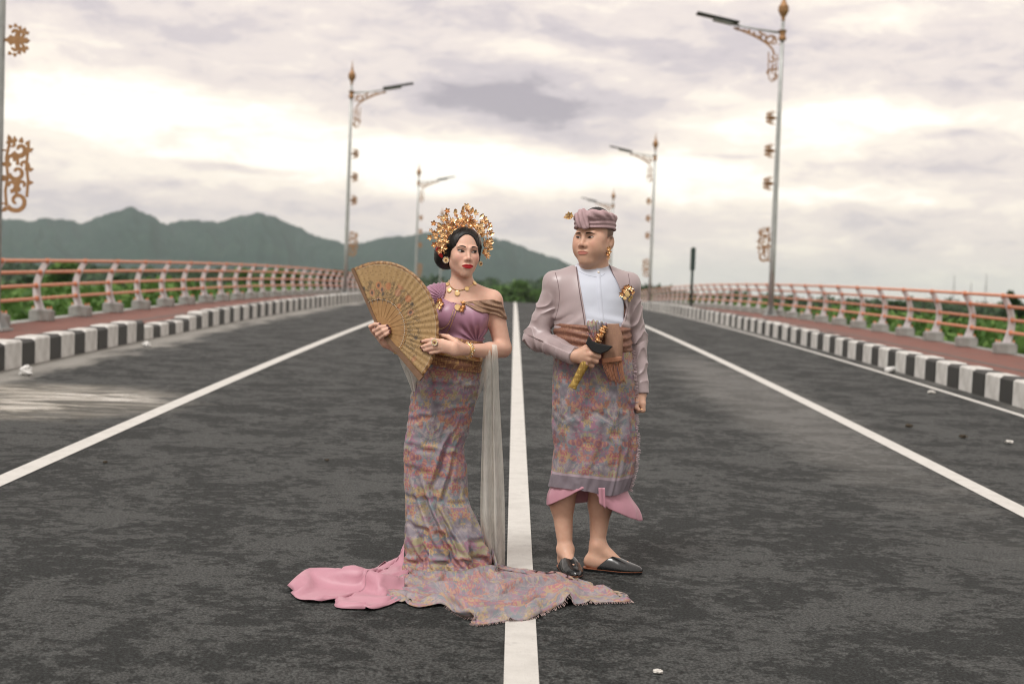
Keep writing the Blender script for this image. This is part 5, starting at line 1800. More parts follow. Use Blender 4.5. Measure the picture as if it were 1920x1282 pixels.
tube2(nk, b_body, [(842, 526), (843, 533), (848, 540), (857, 544), (866, 543.5), (876, 540), (886, 534), (890, 528)], 30, .0018, .002, 'chain', M_GOLDP)
for px, py, r in ((839.5, 533.5, .0100), (842.5, 544.5, .0105), (857.5, 550, .0120), (875, 541.5, .0100), (889.5, 531.5, .0105)):
    coin2(nk, b_body, px, py, r)
# twin medallions with chains on the bodice
for (px, py, lab) in ((820, 573.5, 1), (858.5, 577, 2)):
    br = empty('brooch', tuple(B(px, py, -.08) - np.array(bride.location)), 0, bride)
    coin2(br, b_top, px, py, .0165, M_GOLDP, .004, 'medallion')
    for k, (ax, ay) in enumerate(((9, -7), (4, -9), (10, -1), (7, 5))):
        q = surf(b_top, px + ax, py + ay); o = obj('golden_flower', ROS[1], None); hang2(o, br, frame(q, normal(b_top, q), .004, k))
dc = empty('bodice_chain', tuple(B(845, 610, -.09) - np.array(bride.location)), 0, bride)
tube2(dc, b_top, [(850, 581), (847, 592), (842, 605), (836, 612), (828, 616), (820, 614)], 30, .0014, .002, 'chain', M_GOLDP)
tube2(dc, b_top, [(855, 582), (850, 596), (845, 610), (838, 624), (830, 628), (821, 625)], 30, .0014, .002, 'chain', M_GOLDP)

# earrings, rings, bracelets, ribbon
def daisy(root, q, nrm, r, gem=M_GEM, lift=.004):
    """round jewel: gold disc, ring of pearls, stone in the middle; root is an Empty standing at q"""
    M = frame((0, 0, 0), nrm, lift)
    o = obj('setting', disc_mesh(r * .86, .004), M_GOLDP); o.parent = root; o.matrix_basis = M
    n = 12
    for k in range(n):
        a = 2 * math.pi * k / n
        s = MB().lathe([(.0005, -r * .18), (r * .15, -r * .09), (r * .18, 0), (r * .15, r * .1), (.0005, r * .18)], 8).build('pearl', M_PEARL, root, True)
        s.matrix_basis = M @ Matrix.Translation((math.cos(a) * r * .86, math.sin(a) * r * .86, .002))
    s = MB().lathe([(.0005, 0), (r * .32, .001), (r * .28, .004), (.0005, .006)], 10).build('stone', gem, root, True); s.matrix_basis = M @ Matrix.Translation((0, 0, .002))
q = np.array(BH.out((-.079, .004, -.040)))
er = empty('earring', tuple(q - np.array(bride.location)), 0, bride)
daisy(er, q, BH.M @ np.array((-.35, -1, .0)), .0155)
q2 = np.array(BH.out((.083, .000, -.046)))
er2 = empty('earring', tuple(q2 - np.array(bride.location)), 0, bride)
daisy(er2, q2, BH.M @ np.array((.5, -1, 0)), .0125)
qr = np.array(lh(816, 641.5, .032))
rg = empty('ring', tuple(qr - np.array(bride.location)), 0, bride)
daisy(rg, qr, F3, .0160)
def cuff(name, a, b, r, w, mat, studs=0):
    a = np.array(a); b = np.array(b); ax = (b - a) / np.linalg.norm(b - a)
    rt = empty(name, tuple(a - np.array(bride.location)), 0, bride)
    M = Vector(ax).to_track_quat('Z', 'Y').to_matrix().to_4x4()
    o = MB().lathe([(r, -w / 2), (r + .003, -w / 2), (r + .0045, -w * .3), (r + .0035, 0), (r + .0045, w * .3), (r + .003, w / 2), (r, w / 2)], 28).build('band', mat, rt, True); o.matrix_basis = M
    for k in range(studs):
        an = 2 * math.pi * k / studs
        s = MB().lathe([(.0005, -.003), (.0034, -.0015), (.0040, 0), (.0030, .002), (.0005, .0035)], 8).build('stud', M_PEARL if k % 2 else M_GOLD, rt, True)
        s.matrix_basis = M @ Matrix.Translation((math.cos(an) * (r + .0045), math.sin(an) * (r + .0045), (-1) ** (k // 2) * w * .2))
    return rt
e0 = B(918, 658, -.06); d_ = (e0 - wl)
cuff('bracelet', wl + d_ * .06, wl + d_ * .2, .0275, .026, M_GOLDP, 26)
e1 = B(800, 655, .03); d1 = (e1 - wr)
cuff('bracelet', wr + d1 * .03, wr + d1 * .2, .0262, .010, M_GOLDP, 14)
rb = MB()
for (a, b, c) in (((-.098, .012, .012), (-.110, .010, -.006), (-.096, .006, -.030)), ((-.104, .010, .018), (-.120, .012, .006), (-.108, .010, -.008))):
    P = [BH.out(x) for x in (a, b, c)]
    rb.tube(list(spl(P, 8)), [.006, .008, .009, .010, .010, .009, .007, .004], 8)
bp(rb.build('hair_ribbon', M_RED, bride, True))

# ================================================================== the fan
def fan():
    root = empty('hand_fan', tuple(fan_piv)); tag(root, 'open golden folding fan with printed flowers, held by the woman', 'fan')
    a0, a1 = R(119), R(-40); RO, RI = .300, .128
    mt = bpy.data.materials.new('fan_print'); mt.use_nodes = True
    g = NT(mt.node_tree); b = g.n['Principled BSDF']
    uv = g.new('ShaderNodeUVMap', uv_map='UVMap').outputs[0]
    sx = g.new('ShaderNodeSeparateXYZ'); g.l.new(uv, sx.inputs[0]); u, v = sx.outputs[0], sx.outputs[1]   # u along the arc in m, v radius 0..1
    base = g.ramp(g.noise(uv, 30, 4, .6), [(.3, (.32, .200, .085)), (.7, (.41, .27, .12))])
    q = g.mapping(uv, scale=(1, .172, 1))
    line = g.noise(q, 16, 4, .65, 1.2)
    l1 = g.math('SUBTRACT', 1, g.smooth(g.math('ABSOLUTE', g.math('SUBTRACT', line, .5)), .012, .035))
    l2n = g.noise(g.vmath('ADD', q, (4, 7, 0)), 30, 3, .6, 1.0)
    l2 = g.math('SUBTRACT', 1, g.smooth(g.math('ABSOLUTE', g.math('SUBTRACT', l2n, .5)), .010, .03))
    zone = g.math('ADD', g.math('MULTIPLY', g.math('SUBTRACT', 1, g.smooth(v, .30, .72)), 1.0), g.math('MULTIPLY_ADD', g.noise(q, 6, 2, .5), 1.6, -.85))
    zone = g.smooth(zone, .25, .6)
    col = g.mix(g.math('MULTIPLY', g.math('MULTIPLY', g.math('MAXIMUM', l1, l2), zone), .8), base, (.11, .075, .04))
    vo = g.new('ShaderNodeTexVoronoi', voronoi_dimensions='2D'); g.l.new(q, vo.inputs['Vector']); vo.inputs['Scale'].default_value = 17
    cs = g.new('ShaderNodeSeparateColor'); g.l.new(vo.outputs['Color'], cs.inputs[0])
    fl = g.math('SUBTRACT', 1, g.smooth(vo.outputs['Distance'], .22, .34))
    fl = g.math('MULTIPLY', fl, g.math('MULTIPLY', g.smooth(cs.outputs[0], .45, .5), zone))
    col = g.mix(g.math('MULTIPLY', fl, .6), col, g.mix(cs.outputs[1], (.50, .17, .07), (.42, .20, .13)))
    dk = g.math('MULTIPLY', g.math('SUBTRACT', 1, g.smooth(vo.outputs['Distance'], .10, .2)), g.math('MULTIPLY', g.smooth(cs.outputs[2], .72, .76), zone))
    col = g.mix(g.math('MULTIPLY', dk, .8), col, (.05, .045, .045))
    v2 = g.new('ShaderNodeTexVoronoi', voronoi_dimensions='2D'); g.l.new(q, v2.inputs['Vector']); v2.inputs['Scale'].default_value = 60
    dots = g.math('MULTIPLY', g.math('SUBTRACT', 1, g.smooth(v2.outputs['Distance'], .16, .26)), g.math('SUBTRACT', 1, zone))
    col = g.mix(g.math('MULTIPLY', dots, .45), col, (.16, .09, .035))
    bd = g.smooth(v, .905, .915)
    col = g.mix(bd, col, g.mix(g.smooth(g.noise(q, 90, 3, .7), .45, .55), (.17, .085, .030), (.36, .20, .075)))
    el_ = g.math('MULTIPLY', g.smooth(v, .895, .90), g.math('SUBTRACT', 1, g.smooth(v, .908, .914)))
    col = g.mix(g.math('MULTIPLY', el_, .8), col, (.42, .34, .24))
    g.l.new(col, b.inputs['Base Color']); b.inputs['Roughness'].default_value = .45; b.inputs['Sheen Weight'].default_value = .2
    npl = 26
    # printed leaf: one narrow gore per pair of folds, gently pleated
    nseg = npl * 4; nr = 14
    V = []; UV = []
    for i in range(nseg + 1):
        s = i / nseg; a = a0 + (a1 - a0) * s
        ph = (i % 4); zz = {0: .0, 1: .0022, 2: .0044, 3: .0022}[ph]
        for j in range(nr + 1):
            r = RI + (RO - RI) * j / nr
            V.append(fanp(r, a, zz * r / RO + .002) - fan_piv); UV.append((s * abs(a1 - a0) * RO * .72, j / nr))
    F = [(i * (nr + 1) + j, (i + 1) * (nr + 1) + j, (i + 1) * (nr + 1) + j + 1, i * (nr + 1) + j + 1) for i in range(nseg) for j in range(nr)]
    me = mesh('leaf', V, np.array(F), False); ul = me.uv_layers.new(name='UVMap')
    ul.data.foreach_set('uv', np.array([UV[k] for f_ in F for k in f_], dtype=f32).ravel())
    lf = obj('leaf', me, mt, root)
    md = lf.modifiers.new('thickness', 'SOLIDIFY'); md.thickness = .0010
    for i in range(npl + 1):          # sticks of the open lower part
        a = a0 + (a1 - a0) * i / npl; w = .0058
        V = []
        for (r, hw) in ((.0, .0045), (.05, .0055), (RI + .012, w)):
            t = np.array([-math.sin(a), math.cos(a)])
            for sg in (-1, 1):
                for dd in (-.0008, .0008):
                    V.append(fan_piv * 0 + F1 * (r * math.cos(a) + sg * hw * t[0]) + F2 * (r * math.sin(a) + sg * hw * t[1]) + F3 * (dd + .0016 * (i % 2) + .00012 * i))
        Fq = []
        for k in range(2):
            o4 = k * 4
            for p_, q_ in ((0, 1), (1, 3), (3, 2), (2, 0)): Fq.append((o4 + p_, o4 + q_, o4 + 4 + q_, o4 + 4 + p_))
        Fq += [(0, 2, 3, 1), (8, 9, 11, 10)]
        obj('stick', mesh('stick', V, Fq), M_FANWOOD, root)
    for a, wd in ((a0 + .012, .006), (a1 - .045, .011)):
        V = []
        for (r, hw) in ((-.012, .007), (.06, wd), (RO * .6, wd * 1.1), (RO + .002, wd * 1.25)):
            t = np.array([-math.sin(a), math.cos(a)])
            for sg in (-1, 1):
                for dd in (-.003, .009): V.append(F1 * (r * math.cos(a) + sg * hw * t[0]) + F2 * (r * math.sin(a) + sg * hw * t[1]) + F3 * dd)
        Fq = []
        for k in range(3):
            o4 = k * 4
            for p_, q_ in ((0, 1), (1, 3), (3, 2), (2, 0)): Fq.append((o4 + p_, o4 + q_, o4 + 4 + q_, o4 + 4 + p_))
        Fq += [(0, 2, 3, 1), (12, 13, 15, 14)]
        obj('guard', mesh('guard', V, Fq), M_GUARD, root)
    bead = MB().lathe([(.0003, -.002), (.0018, -.001), (.0022, 0), (.0018, .001), (.0003, .002)], 6).me('stud', True); bead.materials.append(M_PEARL)
    for i in range(44):
        a = a0 + (a1 - a0) * (i + .5) / 44
        o = obj('stud', bead, None, root, tuple(fanp(RI + .003, a, .007) - fan_piv))
    rv = MB().lathe([(.0005, -.006), (.005, -.005), (.005, .005), (.0005, .007)], 10).build('rivet', M_GOLD, root, True)
    rv.rotation_euler = Vector(F3).to_track_quat('Z', 'Y').to_euler()
fan()

# ================================================================== the groom
YM = 6.32
def G(px, py, dy=0.0): return W(px, py, YM + dy)
def gxz(px, py): p = G(px, py); return (p[0], p[2])
groom = empty('person', (float(G(1110, 1070)[0]), YM, pf(YM)))
tag(groom, 'man in rose-grey jacket, white shirt, headcloth and floral sarong, gripping a sheathed dagger', 'person')
def gpt(o): return child_fix(o, groom)
GH = Head(G(1113, 446, 0), rotm(R(-34), R(1), R(-1)), 1.02, 1)
ghc = np.array(GH.c)

def g_torso(p):
    d = ell(p, G(1109, 572, .02), (.165, .120, .165))
    d = smin(d, ell(p, G(1111, 632, -.005), (.160, .128, .13)), .07)
    d = smin(d, ell(p, G(1112, 700, .03), (.168, .130, .14)), .07)
    d = smin(d, rcone(p, G(1108, 522, .035), G(1046, 535, .035), .062, .055), .05)
    d = smin(d, rcone(p, G(1112, 522, .035), G(1172, 537, .035), .062, .055), .05)
    return d
RA = [G(1044, 540, .035), G(1004, 634, .03), G(1078, 667, -.185)]
LA = [G(1176, 542, .04), G(1194, 640, .075), G(1201, 738, .02)]
R_H = [([RA[2], G(1104, 655, -.215)], [.026, .0150]), ([RA[2], G(1107, 664, -.222)], [.026, .0155]), ([RA[2], G(1105, 673, -.218)], [.026, .0150]), ([RA[2], G(1099, 681, -.208)], [.025, .0140]),
       ([G(1104, 655, -.215), G(1121, 658.5, -.208), G(1120, 661, -.160)], [.0128, .0115, .0100]),
       ([G(1107, 664, -.222), G(1122, 668, -.210), G(1119, 670, -.160)], [.0130, .0118, .0100]),
       ([G(1105, 673, -.218), G(1118, 677, -.206), G(1115, 679, -.158)], [.0126, .0114, .0098]),
       ([G(1099, 681, -.208), G(1110, 685.5, -.198), G(1108, 687, -.155)], [.0118, .0106, .0092]),
       ([RA[2], G(1098, 652, -.175), G(1112, 650, -.165)], [.024, .0130, .0100])]
L_H = [([LA[2], G(1204, 757, .012)], [.024, .018]), ([LA[2], G(1203, 757, -.012)], [.024, .018]), ([LA[2], G(1202, 757, .034)], [.022, .015])] + \
      [([G(1206, 757, -.022 + .021 * k), G(1206 - k * .6, 769 - k * .5, -.024 + .021 * k), G(1196, 770 - k, -.020 + .019 * k), G(1193, 763, -.014 + .018 * k)], [.0115, .0105, .0095, .0085]) for k in range(4)] + \
      [([LA[2], G(1194, 752, -.022), G(1193, 763, -.034), G(1198, 768, -.040)], [.020, .0130, .0105, .0085])]
ga = ground_hit(1062, 1074); gb = ground_hit(1120, 1054)
RF_A = np.array(G(1060, 1030, .0)); LF_A = np.array(G(1120, 1022, .03))
# feet: ankle over heel; right foot points to the camera, left foot turned out to picture right
rf_dir = np.array([.22, -1, 0]); rf_dir /= np.linalg.norm(rf_dir)
lf_dir = np.array([1.0, -.22, 0]); lf_dir /= np.linalg.norm(lf_dir)
rf_heel = np.array([RF_A[0] - .004, RF_A[1] + .045, 0]); lf_heel = np.array([G(1107, 1040)[0], LF_A[1] + .0, 0])
rf_heel[2] = pf(rf_heel[1]) + .012; lf_heel[2] = pf(lf_heel[1]) + .012
FL = .245
def foot(p, heel, d, ankle):
    e = rcone(p, heel + (0, 0, .026), heel + d * .035 + np.array([0, 0, .030]), .028, .030)
    e = smin(e, rcone(p, heel + d * .02 + np.array([0, 0, .05]), ankle, .031, .033), .03)
    e = smin(e, rcone(p, ankle + d * .015 - np.array([0, 0, .01]), heel + d * .150 + np.array([0, 0, .022]), .033, .018), .03)
    e = smin(e, rcone(p, heel + d * .03 + np.array([0, 0, .022]), heel + d * .17 + np.array([0, 0, .018]), .026, .024), .02)
    side = np.array([-d[1], d[0], 0])
    for s in (-1, 1): e = smin(e, ball(p, ankle + side * s * .026 + np.array([0, 0, .004]), .014), .014)
    return e
def g_legs(p):
    d = chain(p, [G(1085, 740, .03), G(1066, 895, .01), G(1054, 945, .025), RF_A], [.085, .056, .051, .031], .03)
    d = smin(d, chain(p, [G(1140, 740, .03), G(1127, 895, .03), G(1126, 945, .045), LF_A], [.085, .060, .053, .033], .03), .012)
    d = smin(d, boxed(p, lambda q: foot(q, rf_heel, rf_dir, RF_A), rf_heel - .26, rf_heel + .26), .02)
    d = smin(d, boxed(p, lambda q: foot(q, lf_heel, lf_dir, LF_A), lf_heel - .26, lf_heel + .26), .02)
    return d
def g_arms(p):
    d = chain(p, RA, [.052, .042, .028], .03)
    return smin(d, chain(p, LA, [.052, .040, .027], .03), .001)
bR, bL = bbox(R_H), bbox(L_H)
def g_neck(p): return chain(p, [GH.out((0, .022, -.06)), G(1110, 528, .035)], [.060, .066], .02)
def g_body(p):
    d = g_torso(p)
    d = smin(d, g_neck(p), .03)
    d = smin(d, boxed(p, GH.world, ghc - .17, ghc + .17), .026)
    d = smin(d, g_arms(p), .02)
    d = smin(d, boxed(p, lambda q: fingers(q, R_H, .008), *bR), .008)
    d = smin(d, boxed(p, lambda q: fingers(q, L_H, .006), *bL), .008)
    return smin(d, g_legs(p), .04)
t0 = _t.time()
V, Q = net(g_body, (G(975, 600)[0], YM - .36, pf(YM) - .02), (G(1235, 600)[0], YM + .24, ghc[2] + .14), .0036, 1)
print('groom body', len(V), round(_t.time() - t0, 1))
me = mesh('body', V, Q, True)
gc = skin_cols(V, GH, (.585, .365, .262), None, (.38, (.62, .29, .215)), [], (.5, .3, .2), (.55, (.30, .145, .095)))
q = GH.loc(V.astype(f32)).astype(float)
# cropped hair at the temple under the headcloth
stub = sstep(.0, .014, q[:, 2] + .012) * sstep(-.012, .006, q[:, 1]) * (np.abs(q[:, 0]) > .055) * (q[:, 2] < .09) * .75
gc = gc * (1 - stub[:, None]) + np.array((.05, .034, .026)) * stub[:, None]
vcol(me, gc)
gpt(obj('body', me, M_SKIN, groom))
bf = set(bpy.data.objects)
GH.features(groom, (-.0040, .0), (.0165, .0030, .0022, .0034, (.045, .026, .017)), ((.50, .19, .15), (.20, .06, .05), .6, -.0008, (.54, .26, .19)), makeup=False)
fix_new(bf, groom)

# ---- hair showing in the open crown of the headcloth
def g_hair(p):
    q = GH.loc(p)
    d = ell(q, (.004, .020, .050), (.070, .080, .088)) - (.0012 * np.sin(q[:, 0] * 500 + 9 * np.sin(q[:, 1] * 90))).astype(f32)
    return smax(d, -(q[:, 2] - .06), .01)
V, Q = net(g_hair, ghc - [.12, .12, .0], ghc + [.12, .13, .16], .0035, 1)
gpt(obj('hair', mesh('hair', V, Q, True), M_HAIR, groom))

# ---- headcloth: band, twisted roll and front knot
def g_udeng(p):
    q = GH.loc(p)
    x, y, z = q[:, 0], q[:, 1], q[:, 2]
    e = np.sqrt((x / .0835) ** 2 + ((y - .012) / .1000) ** 2)
    rad = (e - 1) * .088
    tl = z - (.036 + .10 * x * .25 - .06 * (y - .01))       # lower edge rises to the back
    pl = .0018 * np.sin(tl * 330 + 1.5 * np.sin(x * 40)) 
    sh = smax(np.abs(rad + .0015) - .0065, np.maximum(-tl, tl - .052), .006) - pl.astype(f32)
    # puffed roll along the top of the band on his left
    an = np.arctan2(x, -(y - .012))
    rr = .0155 + .004 * np.sin(an * 2.2 + .4)
    cz = .094 + .006 * np.sin(an * 1.5 + .7)
    er = np.sqrt(((e - 1) * .088 + .003) ** 2 + ((z - cz) * .9) ** 2) - rr
    er = er - (.0022 * np.sin(an * 11 + (z - cz) * 160)).astype(f32)
    d = smin(sh, er, .008)
    # knot over the brow: a broad fold passing down in front of the band
    kn = ell(q, (-.004, -.098, .083), (.034, .019, .043), rotm(.0, -.12, .12))
    kn = smin(kn, ell(q, (.014, -.103, .052), (.020, .011, .028), rotm(0, -.2, -.5)), .012)
    kn = kn - (.0022 * np.sin((x * .9 + z * .35) * 300)).astype(f32)
    kn = smax(kn, -(z - .0335), .008)
    return smin(d, kn, .006)
V, Q = net(g_udeng, ghc - [.15, .16, .02], ghc + [.15, .15, .17], .0028, 1)
gpt(obj('headcloth', mesh('headcloth', V, Q, True), M_UDENG, groom))
# gold flower tucked in at his right temple
fr0 = np.array(G(1068, 407, -.045))
fl = empty('hat_flower', tuple(fr0 - np.array(groom.location)), 0, groom)
pet = leafm(.034, .011); pet.materials.append(M_GOLDP)
for k in range(7):
    a = 2 * math.pi * k / 7 + .3
    o = obj('petal', pet, None, fl)
    o.matrix_basis = Matrix.Rotation(R(-12), 4, 'Z') @ Matrix.Rotation(R(68), 4, 'X') @ Matrix.Rotation(a, 4, 'Z') @ Matrix.Rotation(R(28), 4, 'X') @ Matrix.Scale(.75 if k != 2 else 1.0, 4)
o = obj('flower_heart', ROS[1], None, fl); o.matrix_basis = Matrix.Rotation(R(68), 4, 'X')
o.material_slots[0].link = 'OBJECT'; o.material_slots[0].material = M_COPPER
MB().tube([(0, .004, 0), (.035, .012, .004)], .002, 5).build('stem', M_GOLD, fl, True)

# ---- shirt with stand collar
def g_shirt(p):
    x, z = p[:, 0], p[:, 2]
    d = g_torso(p) - .006
    w = .0022 * vnoise(p * A3((22, 20, 30))) + .0030 * np.sin((z * 120 + x * 25)) * np.exp(-((z - G(1130, 606)[2]) / .03) ** 2)
    d = d - w.astype(f32)
    c0 = GH.out((0, .022, -.06))
    nk_ = chain(p, [G(1112, 492, .032), G(1110, 528, .035)], [.0715, .080], .02)
    # collar rim dips at the throat
    top = z - (G(1110, 494)[2] + .16 * (p[:, 1] - (YM + .03)) + .03 * (x - G(1110, 500)[0]))
    nk_ = smax(nk_, top, .004)
    d = smin(d, nk_, .012)
    d = smax(d, -(z - G(1110, 640)[2]), .004)
    d = smax(d, top, .004)
    d = smax(d, np.abs(x - G(1110, 560)[0]) - .145, .01)
    return d
V, Q = net(g_shirt, (G(1045, 600)[0], YM - .19, G(1110, 645)[2]), (G(1180, 600)[0], YM + .2, G(1110, 478)[2]), .0032, 1)
gpt(obj('shirt', mesh('shirt', V, Q, True), M_SHIRT, groom))
def strip_on(f, pts, wd, name, mat, lift, root, n=50, th=.0015):
    P = spl(pts, n); us = (-1, -.8, 0, .8, 1)
    Qs = surf_n(f, [(px + u * wd / 2, py) for px, py in P for u in us]); Nn = normal_n(f, Qs)
    rows = (Qs + Nn * np.tile([lift if abs(u) < .95 else 0 for u in us], n)[:, None]).reshape(n, len(us), 3)
    return child_fix(loft(name, rows, mat, root, closed=False), root)
strip_on(g_shirt, [(1122, 503), (1122.5, 520), (1124, 545), (1126.5, 575), (1130, 606)], 8.0, 'placket', M_SHIRT, .0022, groom)
bt = MB().lathe([(.0003, -.001), (.0052, -.0005), (.0058, .001), (.0045, .003), (.0003, .0038)], 14)
q = surf(g_shirt, 1122, 511); nn = normal(g_shirt, q)
o = bt.build('collar_button', M_PEARL, groom, True); o.matrix_basis = frame(q - np.array(groom.location), nn, .002)
for py in (540, 572):
    pass

# ---- jacket
OPEN = [gxz(*a) for a in ((1079, 470), (1080, 489), (1084, 520), (1090, 560), (1095, 590), (1099, 622), (1150, 640), (1160, 612), (1169, 596), (1173, 578), (1167, 558), (1157, 532), (1148, 512), (1140, 491), (1140, 470))]
cutl = G(1110, 619)[2]
def sleeve(p, A_, rr, seedx):
    d = chain(p, A_, rr, .03)
    a, b, c = [A3(v) for v in A_]
    # creases: rings bunched at the elbow, long drag folds along the forearm
    ab = b - a; t1 = ((p - a) @ ab) / (ab @ ab); bc = c - b; t2 = ((p - b) @ bc) / (bc @ bc)
    s = np.where(t1 < 1, (t1 - 1) * np.sqrt(ab @ ab), np.clip(t2, 0, 1.2) * np.sqrt(bc @ bc))
    wv = vnoise(p * 17 + seedx)
    cr = lambda v: 1.2 - 2.4 * np.abs(np.sin(v * .5)) ** .7
    ring = cr(s * 130 + 3.2 * wv + (p[:, 2] - b[2]) * 60) * np.exp(-(s / .085) ** 2) * .0046
    ring2 = cr(s * 80 + 4 * wv + 70 * (p[:, 0] - b[0])) * np.exp(-((s - .13) / .075) ** 2) * .0040
    ring3 = cr(s * 75 + 5 * wv + 50 * (p[:, 0] - b[0])) * np.exp(-((s + .14) / .08) ** 2) * .0036
    return d - (ring + ring2 + ring3).astype(f32)
SR = [RA[0], RA[1], RA[1] + (RA[2] - RA[1]) * .97]
SLv = [LA[0], LA[1], LA[1] + (LA[2] - LA[1]) * .985]
RADR, RADL = [.062, .052, .0420], [.058, .047, .0390]
bbS = [(np.min(q, 0) - .10, np.max(q, 0) + .10) for q in (np.array(SR), np.array(SLv))]
def jt(p):
    d = g_torso(p) - .012
    x, z = p[:, 0], p[:, 2]
    # pull folds from the bent arm across the waist, soft dents in front
    c = G(1052, 592, -.1)
    w = .0060 * np.sin((z - c[2]) * 95 - 2.2 * (x - c[0]) * 20 + 2 * vnoise(p * 12)) * np.exp(-(((x - c[0]) / .07) ** 2 + ((z - c[2] + .02) / .055) ** 2))
    c2 = G(1160, 610, -.1)
    w = w + .004 * np.sin((z - c2[2]) * 150 + 30 * (x - c2[0])) * np.exp(-(((x - c2[0]) / .05) ** 2 + ((z - c2[2]) / .05) ** 2))
    w = w + .0018 * vnoise(p * A3((18, 18, 12)))
    return d - np.maximum(w, -.0022).astype(f32)
def g_jacket(p):
    x, y, z = p[:, 0], p[:, 1], p[:, 2]
    d = jt(p)
    # squared shoulder ends
    d = smin(d, ball(p, G(1043, 535, .035), .061), .018)
    d = smin(d, ball(p, G(1177, 537, .04), .058), .018)
    d = smin(d, ball(p, G(1035, 525, .035), .039), .012)
    d = smin(d, ball(p, G(1184, 527, .04), .037), .012)
    d = smax(d, -(z - cutl), .006)
    op = smax(poly2(x, z, OPEN), y - (YM + .02), .01)
    d = smax(d, -op, .003)
    nkc = np.sqrt((x - G(1110, 500)[0]) ** 2 + ((y - YM - .035) * .92) ** 2) - .083
    d = smax(d, -smax(nkc, -(z - G(1110, 530)[2]), .01), .008)
    top = z - (G(1110, 487)[2] + .30 * (y - (YM + .03)) * 0)
    d = smax(d, top, .006)
    sl_ = boxed(p, lambda q: sleeve(q, SR, RADR, 3.0), bbS[0][0], bbS[0][1], .03); s2 = boxed(p, lambda q: sleeve(q, SLv, RADL, 11.0), bbS[1][0], bbS[1][1], .03)
    ax = A3(RA[2] - RA[1]); ax = ax / np.sqrt(ax @ ax); sl_ = smax(sl_, (p - A3(SR[2])) @ ax - .012, .004)
    ax = A3(LA[2] - LA[1]); ax = ax / np.sqrt(ax @ ax); s2 = smax(s2, (p - A3(SLv[2])) @ ax - .006, .004)
    # narrow seam valley where the sleeve is set in
    d = smin(d, sl_, .010); d = smin(d, s2, .010)
    return d
t0 = _t.time()
V, Q = net(g_jacket, (G(970, 600)[0], YM - .27, G(1200, 752)[2]), (G(1228, 600)[0], YM + .22, G(1110, 480)[2]), .0034, 1)
print('jacket', len(V), round(_t.time() - t0, 1))
gpt(obj('jacket', mesh('jacket', V, Q, True), M_JACK, groom))
for pts in ([(1082, 497), (1084.5, 520), (1090.5, 560), (1095.5, 590), (1099, 615)], [(1141.5, 497), (1147.5, 512), (1156.5, 532), (1166.5, 558), (1172.5, 578), (1168.5, 596)]):
    sgn = -1 if pts[0][0] < 1110 else 1
    V = surf_n(g_jacket, [(px + sgn * 1.6, py) for px, py in spl(pts, 40)]); V = V + normal_n(g_jacket, V) * .0005
    gpt(MB().tube(list(V), .0022, 6).build('lapel_piping', M_SEAM, groom, True))

for pts in ([(1041, 511), (1046, 530), (1049, 555), (1046, 580), (1040, 600)], [(1178, 513), (1181, 535), (1180, 560), (1176, 585), (1173, 602)]):
    V = surf_n(g_jacket, spl(pts, 40)); V = V + normal_n(g_jacket, V) * -.0004
    gpt(MB().tube(list(V), .0014, 5).build('armhole_seam', M_SEAM, groom, True))
M_COLSHADE = material('collar_shade', (.36, .39, .46), .7)  # thin shadow along the collar edge, drawn as a darker tube
V = surf_n(g_shirt, spl([(1085, 508), (1096, 514), (1110, 518), (1124, 519), (1134, 513)], 36)); V = V + normal_n(g_shirt, V) * -.0002
gpt(MB().tube(list(V), .0011, 5).build('collar_shade_line', M_COLSHADE, groom, True))
# ---- sash round the waist
def gloft(name, spec, mat, n, mm, wr, cy=.0, closed=True, u0=0.0, soft=None):
    """spec rows: py, left px, right px, half depth"""
    Sx = spl(spec, 300); pyv = np.linspace(spec[0][0], spec[-1][0], n); rings = []
    for i, py in enumerate(pyv):
        l, r_, ry = [np.interp(py, Sx[:, 0], Sx[:, k]) for k in (1, 2, 3)]
        a = G(l, py); b = G(r_, py)
        r, th = ell_ring((a[0] + b[0]) / 2, YM + cy, (a[2] + b[2]) / 2, (b[0] - a[0]) / 2, ry, 0, mm)
        r = wr(r, th, i / (n - 1), py)
        rings.append(r)
    if soft:
        hold = np.full((n, mm), soft[1]); hold[:3] = 1; hold[-1] = soft[1]
        rings = refine(drape(np.array(rings), soft[0], [], 16, soft[2], True, hold.ravel()))
    return gpt(loft(name, rings, mat, groom, u0=u0))
def w_belt(r, th, t, py):
    w = .0035 * np.sin(t * 21 + 2 * np.sin(th * 2 + .6)) + .0016 * vnoise(np.stack([np.cos(th) * 6, np.sin(th) * 6, np.full(len(th), t * 9)], 1))
    w += -.010 * (sstep(.08, .0, t) + sstep(.93, 1, t))
    r[:, 0] += np.cos(th) * w; r[:, 1] += np.sin(th) * w
    r[:, 2] += -.030 * np.cos(th) * 1.0 * (r[:, 0].max() - r[:, 0].min()) * .5 * .55
    return r
gloft('waist_sash', [(609, 1040, 1182, .164), (630, 1038, 1184, .168), (656, 1038, 1186, .164)], M_BELTM, 26, 110, w_belt)

